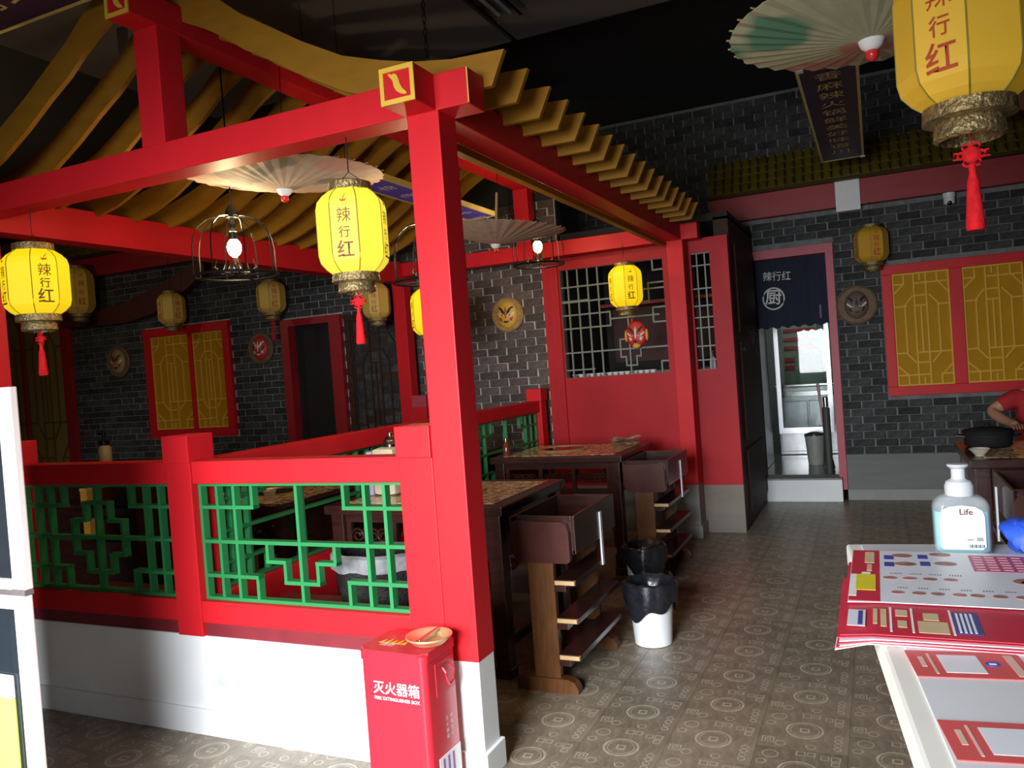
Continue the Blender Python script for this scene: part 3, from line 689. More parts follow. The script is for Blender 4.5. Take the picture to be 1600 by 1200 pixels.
for label, loc, R, H, m, off, ztop, ink in (
    ('brightly lit yellow lantern with red tassel hanging from the front beam beside the corner post', (-1.731, 2.478, 1.962), .12, .31, YB, -14, .354, L_DARK),
    ('lit deep yellow lantern with red tassel at the left end of the front beam', (-3.505, 2.478, 1.972), .13, .3, YA, 16, .344, L_DARK),
    ('large unlit yellow lantern with long red tassel hanging near the paper umbrella', (.207, 1.95, 2.055), .121, .315, YC, -20, 1.745, L_RED),
    ('small lit yellow lantern hanging in front of the partition lattice', (-1.69, 5.9, 1.975), .116, .31, YA, 20, .33, L_DARK),
    ('small lit yellow lantern mostly hidden behind the red corner post', (-2.88, 5.0, 1.865), .13, .33, YA, 12, .45, L_DARK)):
    lantern(label, loc, R, H, m, facing(loc, off), ink, ztop, loc[1] < 5.5)
for label, loc, R, H, m, off, ztop, tas in (
    ('unlit amber wall lantern above the disc between kitchen door and ochre window', (.02, 7.7, 2.265), .125, .3, YD, 20, .38, False),
    ('dim yellow lantern above the left wall disc with the red face', (-5.35, 6.2, 2.285), .127, .3, YE, 15, .74, True),
    ('dim cream lantern hanging above the left ochre window', (-6.68, 6.2, 2.3), .127, .32, YE, 28, .7, False),
    ('dim cream lantern between the lit lantern and the rear pavilion post', (-4.0, 6.0, 2.1), .115, .3, YE, -10, .4, False),
    ('dull unlit lantern hanging behind the leftmost lit lantern', (-8.0, 6.15, 2.62), .15, .5, YE, 10, .7, False)):
    lantern(label, loc, R, H, m, facing(loc, off), L_RED, ztop, tas)

# ------------------------------------------------------------------ cage lamps
BULB = mat('glowing_bulb', (1, .8, .5), .5, emit=(1, .78, .45), estr=28)
def cage_lamp(label, loc, ztop, R=.2, H=.29, power=14):
    """loc is the centre of the bottom ring"""
    t = thing('cage_lamp', label, 'lamp', loc, 0)
    ring = [(R*math.cos(2*PI*k/32), R*math.sin(2*PI*k/32), 0) for k in range(32)]
    MB().tube(ring, .007, 6, True).build('bottom_ring', BLACKM, t, True)
    q = MB()
    for k in range(8):
        a = 2*PI*k/8+.2
        pts = [(R, .0), (R, H*.45), (R*.96, H*.62), (R*.84, H*.8), (R*.6, H*.93), (R*.3, H*.985), (.02, H)]
        q.tube([(r*math.cos(a), r*math.sin(a), z) for r, z in pts], .0035, 5)
    q.build('wire_cage', BLACKM, t)
    MB().lathe([(.03, H-.01), (.03, H+.02), (.012, H+.05)], 14).tube([(0, 0, H+.04), (0, 0, ztop-loc[2])], .004, 6).build('hanging_stem', BLACKM, t, True)
    q = MB().lathe([(.012, H), (.012, .215), (.022, .21), (.022, .175), (.015, .17)], 12).build('bulb_holder', BLACKM, t, True)
    MB().ell((0, 0, .135), (.034, .034, .045), 16, 12).build('bulb', BULB, t, True)
    q = MB()
    for k in range(5):                       # curled metal leaves under the bulb
        a = 2*PI*k/5+.4
        q.tube([(.02*math.cos(a), .02*math.sin(a), .02), (.07*math.cos(a), .07*math.sin(a), .01), (.1*math.cos(a), .1*math.sin(a), .04), (.085*math.cos(a), .085*math.sin(a), .075)], [.008, .006, .006, .002], 6)
    q.lathe([(.004, .09), (.02, .085), (.035, .03), (.03, .012), (.008, .005)], 14)
    q.build('metal_flower', CHROME, t, True)
    bars = MB()
    for a in (.3, .3+PI/2): bars.tube([(R*math.cos(a), R*math.sin(a), 0), (-R*math.cos(a), -R*math.sin(a), 0)], .004, 5)
    bars.build('cross_wire', BLACKM, t)
    l = point('bulb_light', (0, 0, .135), power, (1, .72, .38), .04); l.parent = t; l.location = (0, 0, .07)
    l.location.z = .24
    return t
cage_lamp('black wire cage lamp glowing over the left booth', (-2.79, 3.0, 1.965), 3.0, R=.195, power=11)
cage_lamp('black wire cage lamp glowing half hidden behind the corner post', (-2.0, 3.5, 1.885), 2.75, R=.185, power=11)
cage_lamp('black wire cage lamp glowing near the partition at the rear booth', (-2.2, 5.45, 2.16), 2.85, R=.185, power=11)

# ------------------------------------------------------------------ paper umbrellas hung upside down
def umbrella(label, loc, R, D, m, tilt, ztop, seg=34, tipc=RED):
    t = thing('paper_umbrella', label, 'umbrella', loc, 0)
    t.rotation_euler = tilt
    b = MB(); rings = []
    n = seg*2
    for j in range(7):
        f = j/6; r = .03+(R-.03)*f; ring = []
        for k in range(n):
            a = 2*PI*k/n; e = (0 if k % 2 == 0 else 1)
            rr = r*(1-.012*e*f)
            ring.append(b.b.verts.new((rr*math.cos(a), rr*math.sin(a), (.03+D*f**1.15+.006*e*f))))
        rings.append(ring)
    for A, B in zip(rings, rings[1:]):
        for k in range(n): b.b.faces.new((A[k], A[(k+1) % n], B[(k+1) % n], B[k]))
    o = b.build('canopy', m, t)
    so = o.modifiers.new('thickness', 'SOLIDIFY'); so.thickness = .0025
    MB().lathe([(.012, -.004), (.03, .01), (.04, .035), (.045, .045), (.02, .05)], 16).build('hub_collar', PAPER, t, True)
    MB().ell((0, 0, -.012), (.019, .019, .02), 14, 10).build('tip', mat('glossy_red_tip', (.6, .03, .03), .25), t, True)
    wd = mat('bamboo', (.4, .27, .12), .5)
    rb = MB()
    for k in range(0, seg):
        a = 2*PI*k/seg
        rb.tube([(R*.25*math.cos(a), R*.25*math.sin(a), .045+D*.22), (R*1.02*math.cos(a), R*1.02*math.sin(a), .035+D*1.02)], .003, 4)
    rb.build('rib_set', wd, t)
    MB().tube([(0, 0, .03), (0, 0, D+.28)], .009, 8).build('shaft', wd, t, True)
    up = Vector((0, 0, ztop-loc[2]))
    MB().tube([(0, 0, D+.27), (0, 0, (ztop-loc[2])/max(.5, math.cos(tilt[0])*math.cos(tilt[1])))], .002, 5).build('hanging_cord', BLACKM, t)
    return t
umbrella('pale green paper umbrella with pink flowers hanging open upside down at upper right', (.042, 2.62, 2.275), .4, .06, floral_mat('green_floral_paper', (.42, .42, .27), (.46, .2, .18), (.1, .24, .15), 2.6, 3.7), (0, 0, 0), 3.8)
umbrella('cream pink paper umbrella hanging under the ridge above the left booth', (-2.46, 3.0, 2.3), .46, .065, floral_mat('pink_floral_paper', (.42, .33, .27), (.45, .25, .22), (.2, .18, .16), 3.2, 4.1), (.02, .06, 0), 2.95)
umbrella('pale pink paper umbrella hanging behind the corner post over the rear booth', (-2.33, 5.0, 2.25), .47, .1, floral_mat('pale_floral_paper', (.4, .3, .25), (.42, .24, .2), (.2, .18, .16), 3.2, 7.1), (0, .1, 0), 2.95)
umbrella('dark red paper umbrella half out of frame behind the large lantern', (1.12, 6.4, 2.86), .42, .14, floral_mat('red_floral_paper', (.28, .11, .09), (.3, .05, .05), (.14, .08, .06), 3.2, 2.1), (0, 0, 0), 3.8)

# ------------------------------------------------------------------ hanging banner boards with writing
YEL = mat('pale_gold_edge', (.6, .5, .17), .5); SCR = mat('gold_script', (.55, .42, .12), .55); WSCR = mat('white_script', (.75, .75, .85), .6)
def banner(label, X, Y, z, m, tilt=0):
    t = thing('banner_board', label, 'banner', ((X[0]+X[1])/2, (Y[0]+Y[1])/2, z))
    MB().box(X[0], X[1], Y[0], Y[1], z, z+.03, .002).build('board', m, t, world=True)
    e = MB()
    for x in X: e.box(x-.008, x+.008, Y[0], Y[1], z-.003, z+.033)
    for y in Y: e.box(X[0], X[1], y-.008, y+.008, z-.003, z+.033)
    e.build('gold_edging', YEL, t, world=True)
    c = MB()
    for x in X:
        for y in (Y[0]+.1, Y[1]-.1): c.tube([(x, y, z+.03), (x, y, 3.8)], .002, 5)
    c.build('hanging_wire', BLACKM, t, world=True)
    return t
DOWN = (PI, 0, 0)
bn = banner('dark navy banner board with a gold script column hanging below the green umbrella', (-.3, 0), (4.6, 7.0), 2.9, mat('navy_board', (.012, .01, .035), .5))
for i in range(11):
    y = -1.0+i*.19
    lettering('香麻辣火锅鲜美好味道川'[i], .15, SCR, bn, (0, y, -.0045), (PI, 0, 0))
for x, y in ((-.3, 4.6), (-.02, 6.98)): bar(bn, 'corner_tape', PAPER, x-.0, x+.035, y, y+.05, 2.893, 2.897)
bn2 = banner('bright blue banner board with white script under the pavilion roof', (-2.83, -2.6), (3.6, 5.6), 2.6, mat('blue_board', (.09, .08, .72), .5))
for i, ch in enumerate('20年老味道火锅'): lettering(ch, .13, WSCR, bn2, (-.0, -.85+i*.26, -.0045), (PI, 0, PI/2))
bn3 = banner('purple banner board with gold script at the upper left corner', (-4.3, -2.72), (1.83, 2.262), 3.0, mat('purple_board', (.035, .012, .045), .5))
for i, ch in enumerate('红红火火辣行红'): lettering(ch, .2, SCR, bn3, (-.6+i*.2, .02, -.0045), (PI, 0, 0))
cn = MB()
for i in range(26):
    z = 2.6+i*.036
    a = 0 if i % 2 else PI/2
    cn.tube([(-2.05+.009*math.cos(a)*math.cos(q_), 3.72+.009*math.sin(a)*math.cos(q_), z+.022*math.sin(q_)) for q_ in [2*PI*k/10 for k in range(10)]], .003, 5, True)
tag(cn.build('lamp_chain', BLACKM), 'black iron chain hanging from the grey ceiling board above the pavilion', 'chain')['kind'] = 'thing'
fx = thing('strip_light', 'unlit twin tube strip light fixed under the grey ceiling boards', 'light', (-1.86, 4.0, 3.5))
MB().box(-1.97, -1.76, 3.2, 4.42, 3.53, 3.55, .004).build('tray', mat('dull_grey_metal', (.16, .17, .17), .45, .4), fx, world=True)
for x in (-1.95, -1.78):
    MB().box(x-.012, x+.012, 3.2, 4.42, 3.495, 3.53, .003).build('reflector_edge', CHROME, fx, world=True)
    MB().tube([(x+(.05 if x < -1.9 else -.05), 3.26, 3.505), (x+(.05 if x < -1.9 else -.05), 4.36, 3.505)], .013, 10).build('tube', mat('unlit_tube', (.35, .37, .36), .3), fx, True, world=True)

hg = thing('hanging_card', 'small grey card hanging high behind the front ridge of the pavilion', 'card', (-3.5, 3.07, 3.25))
MB().box(-3.535, -3.455, 3.065, 3.072, 3.2, 3.36, .001).build('card_face', mat('grey_mauve_card', (.2, .18, .2), .6), hg, world=True)
MB().tube([(-3.495, 3.068, 3.36), (-3.495, 3.068, 3.8)], .0015, 5).build('hanging_cord', BLACKM, hg, world=True)
# ------------------------------------------------------------------ wall discs with painted opera faces
DISC = mat('carved_wood_disc', (.34, .2, .07), .6, var=.3, scale=30, bump=.3)
DISCD = mat('dark_wood_disc', (.14, .09, .05), .7, var=.3, scale=30, bump=.3)  # darker wood tone than the first disc
FW, FB, FR, FG = mat('face_white', (.6, .58, .5), .5), mat('face_black', (.012, .01, .01), .5), mat('face_red', (.5, .02, .02), .5), mat('face_gold', (.62, .36, .05), .5)
def face_mask(t, c, s, base, k, marks=(FB, FW, FR)):
    """a shallow painted face facing -Y at local point c, half width s"""
    M = Matrix.Translation(c)
    o = MB().ell((0, 0, 0), (s, s*.42, s*1.25), 20, 14).xf(M).build('face', base, t, True)
    def plate(pts, m, nm, y=-.42):
        b = MB(); 
        def dep(u, v): return -s*.42*math.sqrt(max(.02, 1-u*u-(v/1.25)**2))-.002
        vs = [b.b.verts.new((c[0]+u*s, c[1]+dep(u, v), c[2]+v*s)) for u, v in pts]
        ct = b.b.verts.new((c[0]+sum(p[0] for p in pts)/len(pts)*s, c[1]+dep(sum(p[0] for p in pts)/len(pts), sum(p[1] for p in pts)/len(pts))-.002, c[2]+sum(p[1] for p in pts)/len(pts)*s))
        for i in range(len(vs)): b.b.faces.new((vs[i], vs[(i+1) % len(vs)], ct))
        b.build(nm, m, t)
    for g in (-1, 1):
        plate([(g*.1, -.05), (g*.3, .1), (g*.75, .62), (g*.6, .72), (g*.3, .5), (g*.12, .25)], marks[0], 'brow')
        plate([(g*.18, -.12), (g*.5, .0), (g*.8, .25), (g*.82, .05), (g*.5, -.2)], marks[1], 'eye_patch')
        plate([(g*.24, -.09), (g*.42, -.02), (g*.56, -.05), (g*.4, -.13)], marks[0], 'eye')
        plate([(g*.4, -.3), (g*.7, -.25), (g*.55, -.6), (g*.35, -.55)], marks[2], 'cheek')
    plate([(-.1, .35), (0, .75), (.1, .35), (.06, -.35), (-.06, -.35)], marks[2] if base is not FR else FW, 'nose_stripe')
    plate([(-.32, -.62), (-.12, -.56), (0, -.6), (.12, -.56), (.32, -.62), (.1, -.74), (-.1, -.74)], marks[0], 'mouth')
def wall_disc(label, c, R, m, base, s, marks=(FB, FW, FR)):
    t = thing('face_disc', label, 'wall decoration', c)
    MB().lathe([(R*.97, 0), (R, .006), (R, .018), (R*.94, .025), (R*.9, .018), (.0005, .018)], 36).xf(Matrix.Rotation(PI/2, 4, 'X')).build('disc', m, t, True)
    face_mask(t, (0, -.018, 0), s, base, 0, marks)
wall_disc('wooden disc with a gold painted face on the brick beside the partition', (-2.92, YL-.012, 1.895), .152, DISC, FG, .098)
wall_disc('dark wooden disc with a black painted face below the wall lantern', (-.13, YR-.012, 1.765), .175, DISCD, mat('face_brown', (.12, .07, .05), .6), .1, (FB, FW, FB))
wall_disc('wooden disc with a red painted face right of the left ochre window', (-5.72, YL-.012, 1.815), .165, DISCD, FR, .1, (FW, FB, FW))
wall_disc('dim wooden disc with a yellowish face left of the left ochre window', (-7.79, YL-.012, 1.82), .18, DISCD, mat('face_ochre', (.3, .22, .1), .6), .11)
hm = thing('hanging_mask', 'red opera mask with gold chin hanging on the partition lattice', 'mask', (-1.765, 6.385, 1.625))
face_mask(hm, (0, 0, 0), .088, FR, 0, (FB, FW, FW))
for g in (-1, 1): MB().ell((g*.086, .0, -.01), (.014, .02, .05), 12, 8).build('gold_ear', FG, hm, True)
MB().ell((0, -.02, -.095), (.035, .022, .022), 12, 8).build('gold_chin', FG, hm, True)
MB().ell((-.03, .0, .115), (.012, .01, .02), 10, 8).build('red_pompom', FR, hm, True)
MB().tube([(0, .01, .1), (0, .03, .2)], .002, 5).build('hanging_cord', BLACKM, hm)
cb = thing('curved_timber', 'dark curved timber brace hanging in front of the left grey brick wall', 'timber', (-7.5, 6.38, 2.3))
cu = [(-6.35, 2.82), (-6.6, 2.72), (-6.9, 2.62), (-7.2, 2.53), (-7.6, 2.44), (-8.0, 2.41), (-8.55, 2.42)]
cl = [(-8.55, 2.27), (-8.0, 2.24), (-7.5, 2.235), (-7.1, 2.3), (-6.8, 2.4), (-6.5, 2.55), (-6.3, 2.68)]
MB().prism(cu+cl, 6.32, 6.42).build('timber', mat('dark_red_timber', (.07, .014, .01), .55), cb, world=True)
pn = tag(MB().box(-.245, -.045, YR-.125, YR-.118, 2.6, 2.88).build('paper_notice', PAPER), 'blank white paper stuck on the red fascia over the kitchen wall', 'paper')
cc = thing('security_camera', 'small white dome camera under the red fascia right of the paper', 'camera', (.645, YR-.02, 2.64))
MB().lathe([(.05, 0), (.05, -.03), (.042, -.04)], 18).xf(Matrix.Translation((0, -.05, 0))).build('mount', PLASTW, cc, True)
MB().lathe([(.04, -.03), (.045, -.05), (.045, -.09), (.03, -.1)], 18).xf(Matrix.Translation((0, -.05, 0))).build('housing', PLASTW, cc, True)
MB().ell((0, -.075, -.085), (.024, .024, .024), 14, 10).build('lens', mat('black_lens', (.01, .01, .012), .1), cc, True)

# ------------------------------------------------------------------ tables
def scroll(b, c, r, sg, y, turns=1.6):
    pts = []
    for k in range(22):
        f = k/21; a = f*turns*2*PI; rr = r*(1-f*.8)
        pts.append((c[0]+sg*rr*math.cos(a), y, c[1]+rr*math.sin(a)))
    b.tube(pts, .006, 5)
SCROLL = {}
for g_ in (-1, 1):
    q = MB(); scroll(q, (0, 0), .038, g_, 0); SCROLL[g_] = q.mesh('scroll_carving', WOOD)
def table(label, loc, W=.96, D=.82, H=.8, group=None, burner=(0, 0)):
    t = thing('hotpot_table', label, 'table', loc, 0, group)
    w, d, e = W/2, D/2, .075
    f = MB().box(-w, w, -d, -d+e, H-.045, H, .006).box(-w, w, d-e, d, H-.045, H, .006).box(-w, -w+e, -d+e, d-e, H-.045, H, .006).box(w-e, w, -d+e, d-e, H-.045, H, .006)
    f.build('top_frame', WOOD, t)
    MB().box(-w+e, w-e, -d+e, d-e, H-.04, H+.001).build('marble_top', MARBLE, t)
    for sx in (-1, 1):
        for sy in (-1, 1):
            x, y = sx*(w-.06), sy*(d-.06)
            l = MB().box(x-.036, x+.036, y-.036, y+.036, 0, H-.045, .006).build('leg', WOOD, t)
            MB().box(x-.041, x+.041, y-.041, y+.041, 0, .05, .005).build('foot', WOOD, l)
    for sy in (-1, 1):
        y = sy*(d-.06)
        a = MB().box(-w+.09, w-.09, y-.012, y+.012, H-.09, H-.045, .002).box(-w+.09, w-.09, y-.012, y+.012, H-.26, H-.225, .002)
        for x in (-w+.11, -.12, .12, w-.11): a.box(x-.014, x+.014, y-.011, y+.011, H-.225, H-.09)
        a.build('apron', WOOD, t)
        for x in (-w+.2, -.24, 0, .24, w-.2):
            for g in (-1, 1): link('scroll_carving', SCROLL[g], t, (x+g*.045, y, H-.158))
    for sx in (-1, 1):
        x = sx*(w-.06)
        MB().box(x-.012, x+.012, -d+.09, d-.09, H-.26, H-.045, .002).build('side_apron', WOOD, t)
        MB().box(x-.014, x+.014, -d+.09, d-.09, .12, .17, .003).build('stretcher', WOOD, t)
    bx, by = burner
    k = MB().lathe([(.19, 0), (.195, .006), (.185, .012), (.165, .009), (.16, .002)], 36, (bx, by, H+.001)).build('burner_ring', BRASS, t, True)
    MB().lathe([(.162, .0), (.162, .004), (.01, .005)], 36, (bx, by, H+.001)).build('burner_plate', mat('black_glass', (.01, .01, .01), .05), k, True)
    return t
table('marble topped hotpot table right behind the red corner post', (-2.068, 3.645, 0), .99)
table('marble topped hotpot table in front of the red partition', (-2.03, 5.44, 0), burner=(-.1, .05))
table('marble topped hotpot table in the left booth behind the lattice', (-3.24, 3.62, 0), .9)
table('marble topped hotpot table deep in the left booth', (-3.24, 5.44, 0), .9)
table('dark hotpot table at the right edge in front of the seated person', (.88, 4.95, 0), .98)

# ------------------------------------------------------------------ dish racks beside the tables
WOODH = mat('maroon_stained_wood', (.06, .018, .014), .3, var=.3, scale=9)
def dish_rack(label, loc, mirror=1, shelves=True):
    t = thing('dish_rack', label, 'rack', loc)
    g = mirror
    for y in (0, .565):
        p = [(-.13, .6), (-.135, .745), (.1, .745), (.125, .735), (.137, .7), (.137, .575), (.12, .565), (-.11, .565)]
        MB().prism([(g*a, b_) for a, b_ in p], y-.004, y+.028).build('head_board', WOODH, t)
        p = [(-.065, .06), (-.065, .565), (.055, .565), (.055, .06)]
        MB().prism([(g*a, b_) for a, b_ in p], y, y+.028).build('end_panel', WOODM, t)
        f = [(-.15, 0), (-.15, .05), (-.13, .062), (.09, .062), (.12, .05), (.137, .02), (.137, 0)]
        MB().prism([(g*a, b_) for a, b_ in f], y-.012, y+.04).build('foot', WOODM, t)
    for z in (.13, .29, .455):
        sh = MB().box(*sorted((g*.055, g*.155)), -.006, .6, z+.014, z+.04, .003).build('shelf', WOOD, t)
        MB().box(*sorted((g*.055, g*.108)), -.006, .6, z-.012, z+.014, .002).build('shelf_rail', WOOD, sh)
        for y in (-.009, .6): MB().box(*sorted((g*.06, g*.15)), y, y+.003, z+.018, z+.036).build('worn_edge', WOODE, sh)
    tr = MB().box(-.128, .15, .028, .565, .6, .615).box(-.14, -.128, -.0, .6, .6, .765, .002).box(.14, .155, .028, .6, .6, .765, .002).box(-.128, .14, .0285, .04, .6, .765, .002).box(-.128, .14, .553, .5645, .6, .765, .002)
    tr.build('top_tray', WOOD, t)
    MB().box(g*.157-.004, g*.157+.004, .36, .385, .47, .72).build('white_edge_strip', PLASTW, t)
    MB().box(-.06, .05, .03, .06, .2, .24).build('tie_bar', WOOD, t)
    MB().box(-.05, .045, .028, .565, .1, .14, .003).build('stretcher', WOOD, t)
    return t
dish_rack('dark wooden dish rack with stepped shelves beside the front table', (-1.378, 3.19, 0))
dish_rack('dark wooden dish rack beside the table in front of the red partition', (-1.40, 5.0, 0))
dish_rack('dark wooden dish rack at the far right behind the hand gel bottle', (.62, 3.85, 0), -1)

# ------------------------------------------------------------------ benches and things in the booths
def bench(label, x0, x1, y0, y1):
    t = thing('bench', label, 'bench', ((x0+x1)/2, (y0+y1)/2, 0))
    MB().box(x0, x1, y0, y1, .415, .455, .006).build('seat', BENCHW, t, world=True)
    for x in (x0+.08, x1-.08): MB().box(x-.02, x+.02, y0+.03, y1-.03, 0, .415, .004).build('support', BENCHW, t, world=True)
    MB().box(x0+.1, x1-.1, y1-.05, y1-.02, .2, .3, .004).build('stretcher', BENCHW, t, world=True)
bench('reddish wooden bench behind the right lattice panel, holding a basket', -2.55, -1.56, 2.57, 2.92)
bench('reddish wooden bench behind the left lattice panel', -3.75, -2.72, 2.57, 2.92)
bench('reddish wooden bench between the two tables of the right booth', -2.5, -1.66, 4.35, 4.7)
bk = thing('basket', 'dark woven basket with a pale cloth rim on the bench behind the lattice', 'basket', (-1.92, 2.745, .455))
MB().lathe([(.12, 0), (.15, .03), (.175, .2), (.18, .25), (.17, .25), (.16, .15), (.13, .02)], 32, sx=1.1, sy=.8).build('woven_body', mat('dark_wicker', (.022, .019, .018), .8, spec=.1, var=.7, scale=70, bump=.9, stretch=(1, 1, 3)), bk, True)
b = MB(); n = 40; R = [[], [], []]
for k in range(n):
    a = 2*PI*k/n; wob = .003*math.sin(a*7)+.002*math.sin(a*11+1)
    for j, (r, z) in enumerate(((.168, .262), (.189, .252), (.191, .195+wob))): R[j].append(b.b.verts.new((1.1*r*math.cos(a), .8*r*math.sin(a), z+wob*.4)))
for A, B in zip(R, R[1:]):
    for k in range(n): b.b.faces.new((A[k], A[(k+1) % n], B[(k+1) % n], B[k]))
b.build('cloth_rim', mat('grey_white_cloth', (.17, .17, .18), .85, var=.2, scale=40, bump=.4), bk, True)
jg = thing('jug', 'dark metal jug with a bright lid on the front table', 'jug', (-2.47, 3.74, .802))
MB().lathe([(.048, 0), (.054, .01), (.05, .17), (.04, .22), (.036, .25)], 20).build('jug_body', mat('dark_steel', (.08, .07, .07), .2, .8), jg, True)
MB().lathe([(.04, .25), (.043, .268), (.026, .29), (.012, .295), (.012, .312), (.002, .318)], 20).build('lid', CHROME, jg, True)
MB().tube([(.038, 0, .24), (.085, 0, .22), (.092, 0, .13), (.05, 0, .07)], .006, 8).build('handle', CHROME, jg, True)
tp = thing('tissue_pack', 'cream tissue pack with a purple end beside the jug on the front table', 'tissues', (-2.4, 3.56, .802))
MB().box(-.05, .09, -.05, .05, 0, .25, .03).build('pack', mat('cream_plastic', (.62, .55, .38), .5), tp, True)
MB().box(-.085, -.045, -.05, .05, 0, .235, .015).build('purple_end', mat('lilac_plastic', (.42, .35, .5), .5), tp, True)
sb = thing('sauce_bottle', 'small brown sauce bottle at the front left corner of the partition table', 'bottle', (-2.42, 5.13, .802))
MB().lathe([(.024, 0), (.026, .01), (.026, .07), (.012, .1)], 16).build('glass_body', mat('brown_glass', (.12, .03, .015), .12), sb, True)
MB().lathe([(.013, .1), (.013, .125), (.004, .128)], 12).build('cap', CHROME, sb, True)
crumple = mat('crumpled_paper', (.62, .56, .42), .6, var=.12, scale=20)
for i in range(4):
    b = MB(); g = [[None]*6 for _ in range(5)]
    for r in range(5):
        for c in range(6):
            g[r][c] = b.b.verts.new(((c/5-.5)*.2, (r/4-.5)*.13, .006*math.sin(c*1.9+i*2)+.005*math.sin(r*2.3+i)+.012*i+.012+.012*((c/5-.5)*2)**2*(1 if i % 2 else -.3)))
    for r in range(4):
        for c in range(5): b.b.faces.new((g[r][c], g[r][c+1], g[r+1][c+1], g[r+1][c]))
    me = b.mesh('paper_sheet', crumple, True)
    o = thing('paper_sheet', 'crumpled cream paper in the pile at the back of the partition table', 'paper', (-1.72+.01*i, 5.68-.008*i, .802), .3*i-.4, 'crumpled papers on the partition table', me)
for (x, y), lab in (((-3.05, 3.4), 'white tea cup nearest the middle railing on the left booth table'), ((-3.3, 3.3), 'white tea cup at the front of the left booth table')):
    o = thing('tea_cup', lab, 'cup', (x, y, .802))
    MB().lathe([(.018, 0), (.022, .004), (.036, .05), (.034, .05), (.02, .008), (.002, .007)], 18).build('bowl', PLASTW, o, True)
    MB().lathe([(.02, -.001), (.02, .004), (.012, .004)], 18).build('foot_ring', PLASTW, o, True)
# shelf unit with orange cartons left of the pavilion
su = thing('shelf_unit', 'dark wooden shelf unit holding orange cartons left of the pavilion', 'shelf', (-4.55, 3.62, 0))
for x in (-4.95, -4.12): MB().box(x-.015, x+.015, 3.42, 3.8, 0, 1.0, .004).build('side_panel', WOOD, su, world=True)
for z in (.06, .53, .74, .98): MB().box(-4.935, -4.135, 3.42, 3.8, z, z+.02, .003).build('shelf', WOOD, su, world=True)
MB().box(-4.935, -4.135, 3.78, 3.8, .06, 1.0).build('back_panel', WOOD, su, world=True)
ORG = mat('orange_carton', (.6, .27, .03), .55)
for i, (x, z, w_, h) in enumerate(((-4.66, .55, .06, .1), (-4.52, .55, .07, .11), (-4.67, .76, .06, .09), (-4.53, .76, .08, .09))):
    o = thing('carton', ['low orange carton at the left of the lower shelf', 'low orange carton at the right of the lower shelf', 'orange carton at the left of the upper shelf', 'orange carton under the white jar lid on the upper shelf'][i], 'carton', (x, 3.55, z), 0, 'orange cartons on the shelf unit')
    MB().box(-w_/2, w_/2, -.05, .05, 0, h, .003).build('box_body', ORG, o); MB().box(-w_/2-.002, w_/2+.002, -.052, .052, h*.8, h+.002, .002).build('box_lid', mat('pale_orange_card', (.62, .36, .08), .55), o)
o = thing('jar', 'small white lidded jar standing on an orange carton', 'jar', (-4.53, 3.55, .852))
MB().lathe([(.02, 0), (.022, .004), (.022, .03), (.018, .034)], 16).build('jar_body', PLASTW, o, True); MB().lathe([(.024, .034), (.024, .044), (.004, .05)], 16).build('lid', PLASTW, o, True)
o = thing('pump_bottle', 'beige bottle with a black pump top seen above the left railing', 'bottle', (-4.5, 3.55, 1.0))
MB().lathe([(.036, 0), (.04, .008), (.04, .1), (.03, .12)], 18).build('bottle_body', mat('beige_plastic', (.5, .37, .2), .5), o, True)
MB().lathe([(.032, .12), (.032, .15), (.01, .152), (.01, .19), (.016, .192), (.016, .2)], 14).tube([(0, 0, .196), (-.045, 0, .192)], .007, 6).build('pump', BLACKM, o, True)

# ------------------------------------------------------------------ bins with black bags
def bin_(label, loc, ph):
    t = thing('waste_bin', label, 'bin', loc)
    MB().lathe([(.088, 0), (.093, .004), (.112, .28), (.117, .285), (.117, .295), (.108, .295), (.09, .012)], 32).build('bucket', PLASTW, t, True)
    b = MB(); n = 48; rings = []
    for r, z, wv in ((.075, .2, .006), (.1, .29, .006), (.118, .318, .005), (.134, .312, .006), (.136, .27, .008), (.131, .22, .008), (.122, .175, .0)):
        ring = []
        for k in range(n):
            a = 2*PI*k/n
            q = wv*(math.sin(a*9+ph)+.6*math.sin(a*17+2*ph))
            zz = z+q*.5
            if z == .175: zz = z+.028*math.sin(a*2+ph)+.02*math.sin(a*5+ph)
            ring.append(b.b.verts.new(((r+q*.5)*math.cos(a), (r+q*.5)*math.sin(a), zz)))
        rings.append(ring)
    for A, B in zip(rings, rings[1:]):
        for k in range(n): b.b.faces.new((A[k], A[(k+1) % n], B[(k+1) % n], B[k]))
    b.b.faces.new(rings[0][::-1])
    b.build('bin_bag', BAG, t, True)
bin_('white round waste bin with a black bag, nearest the camera in the aisle', (-1.093, 3.88, 0), 2.4)
bin_('white round waste bin with a black bag, further back beside the dish rack', (-1.325, 4.62, 0), .6)

# ------------------------------------------------------------------ fire extinguisher box
fb = thing('extinguisher_box', 'red metal fire extinguisher box with white lettering in front of the post', 'box', (-1.5, 2.28, 0), -.03)
BX = mat('red_enamel', (.56, .018, .035), .3, var=.05, scale=4)
b = MB(); W2, D2 = .128, .098
def rrect(w_, d, r, n=5):
    P_ = []
    for cx, cy, a0 in ((w_-r, d-r, 0), (-w_+r, d-r, PI/2), (-w_+r, -d+r, PI), (w_-r, -d+r, 1.5*PI)):
        for k in range(n+1):
            a = a0+PI/2*k/n; P_.append((cx+r*math.cos(a), cy+r*math.sin(a)))
    return P_
MB().prism(rrect(W2, D2, .022), 0, .488, 'xy').build('box_body', BX, fb, True)
b = MB().prism(rrect(W2+.004, D2+.004, .024), .488, .522, 'xy'); bmesh.ops.bevel(b.b, geom=[e for e in b.b.edges if all(v.co.z > .52 for v in e.verts)], offset=.008, segments=3, affect='EDGES')
b.build('lid', BX, fb, True)
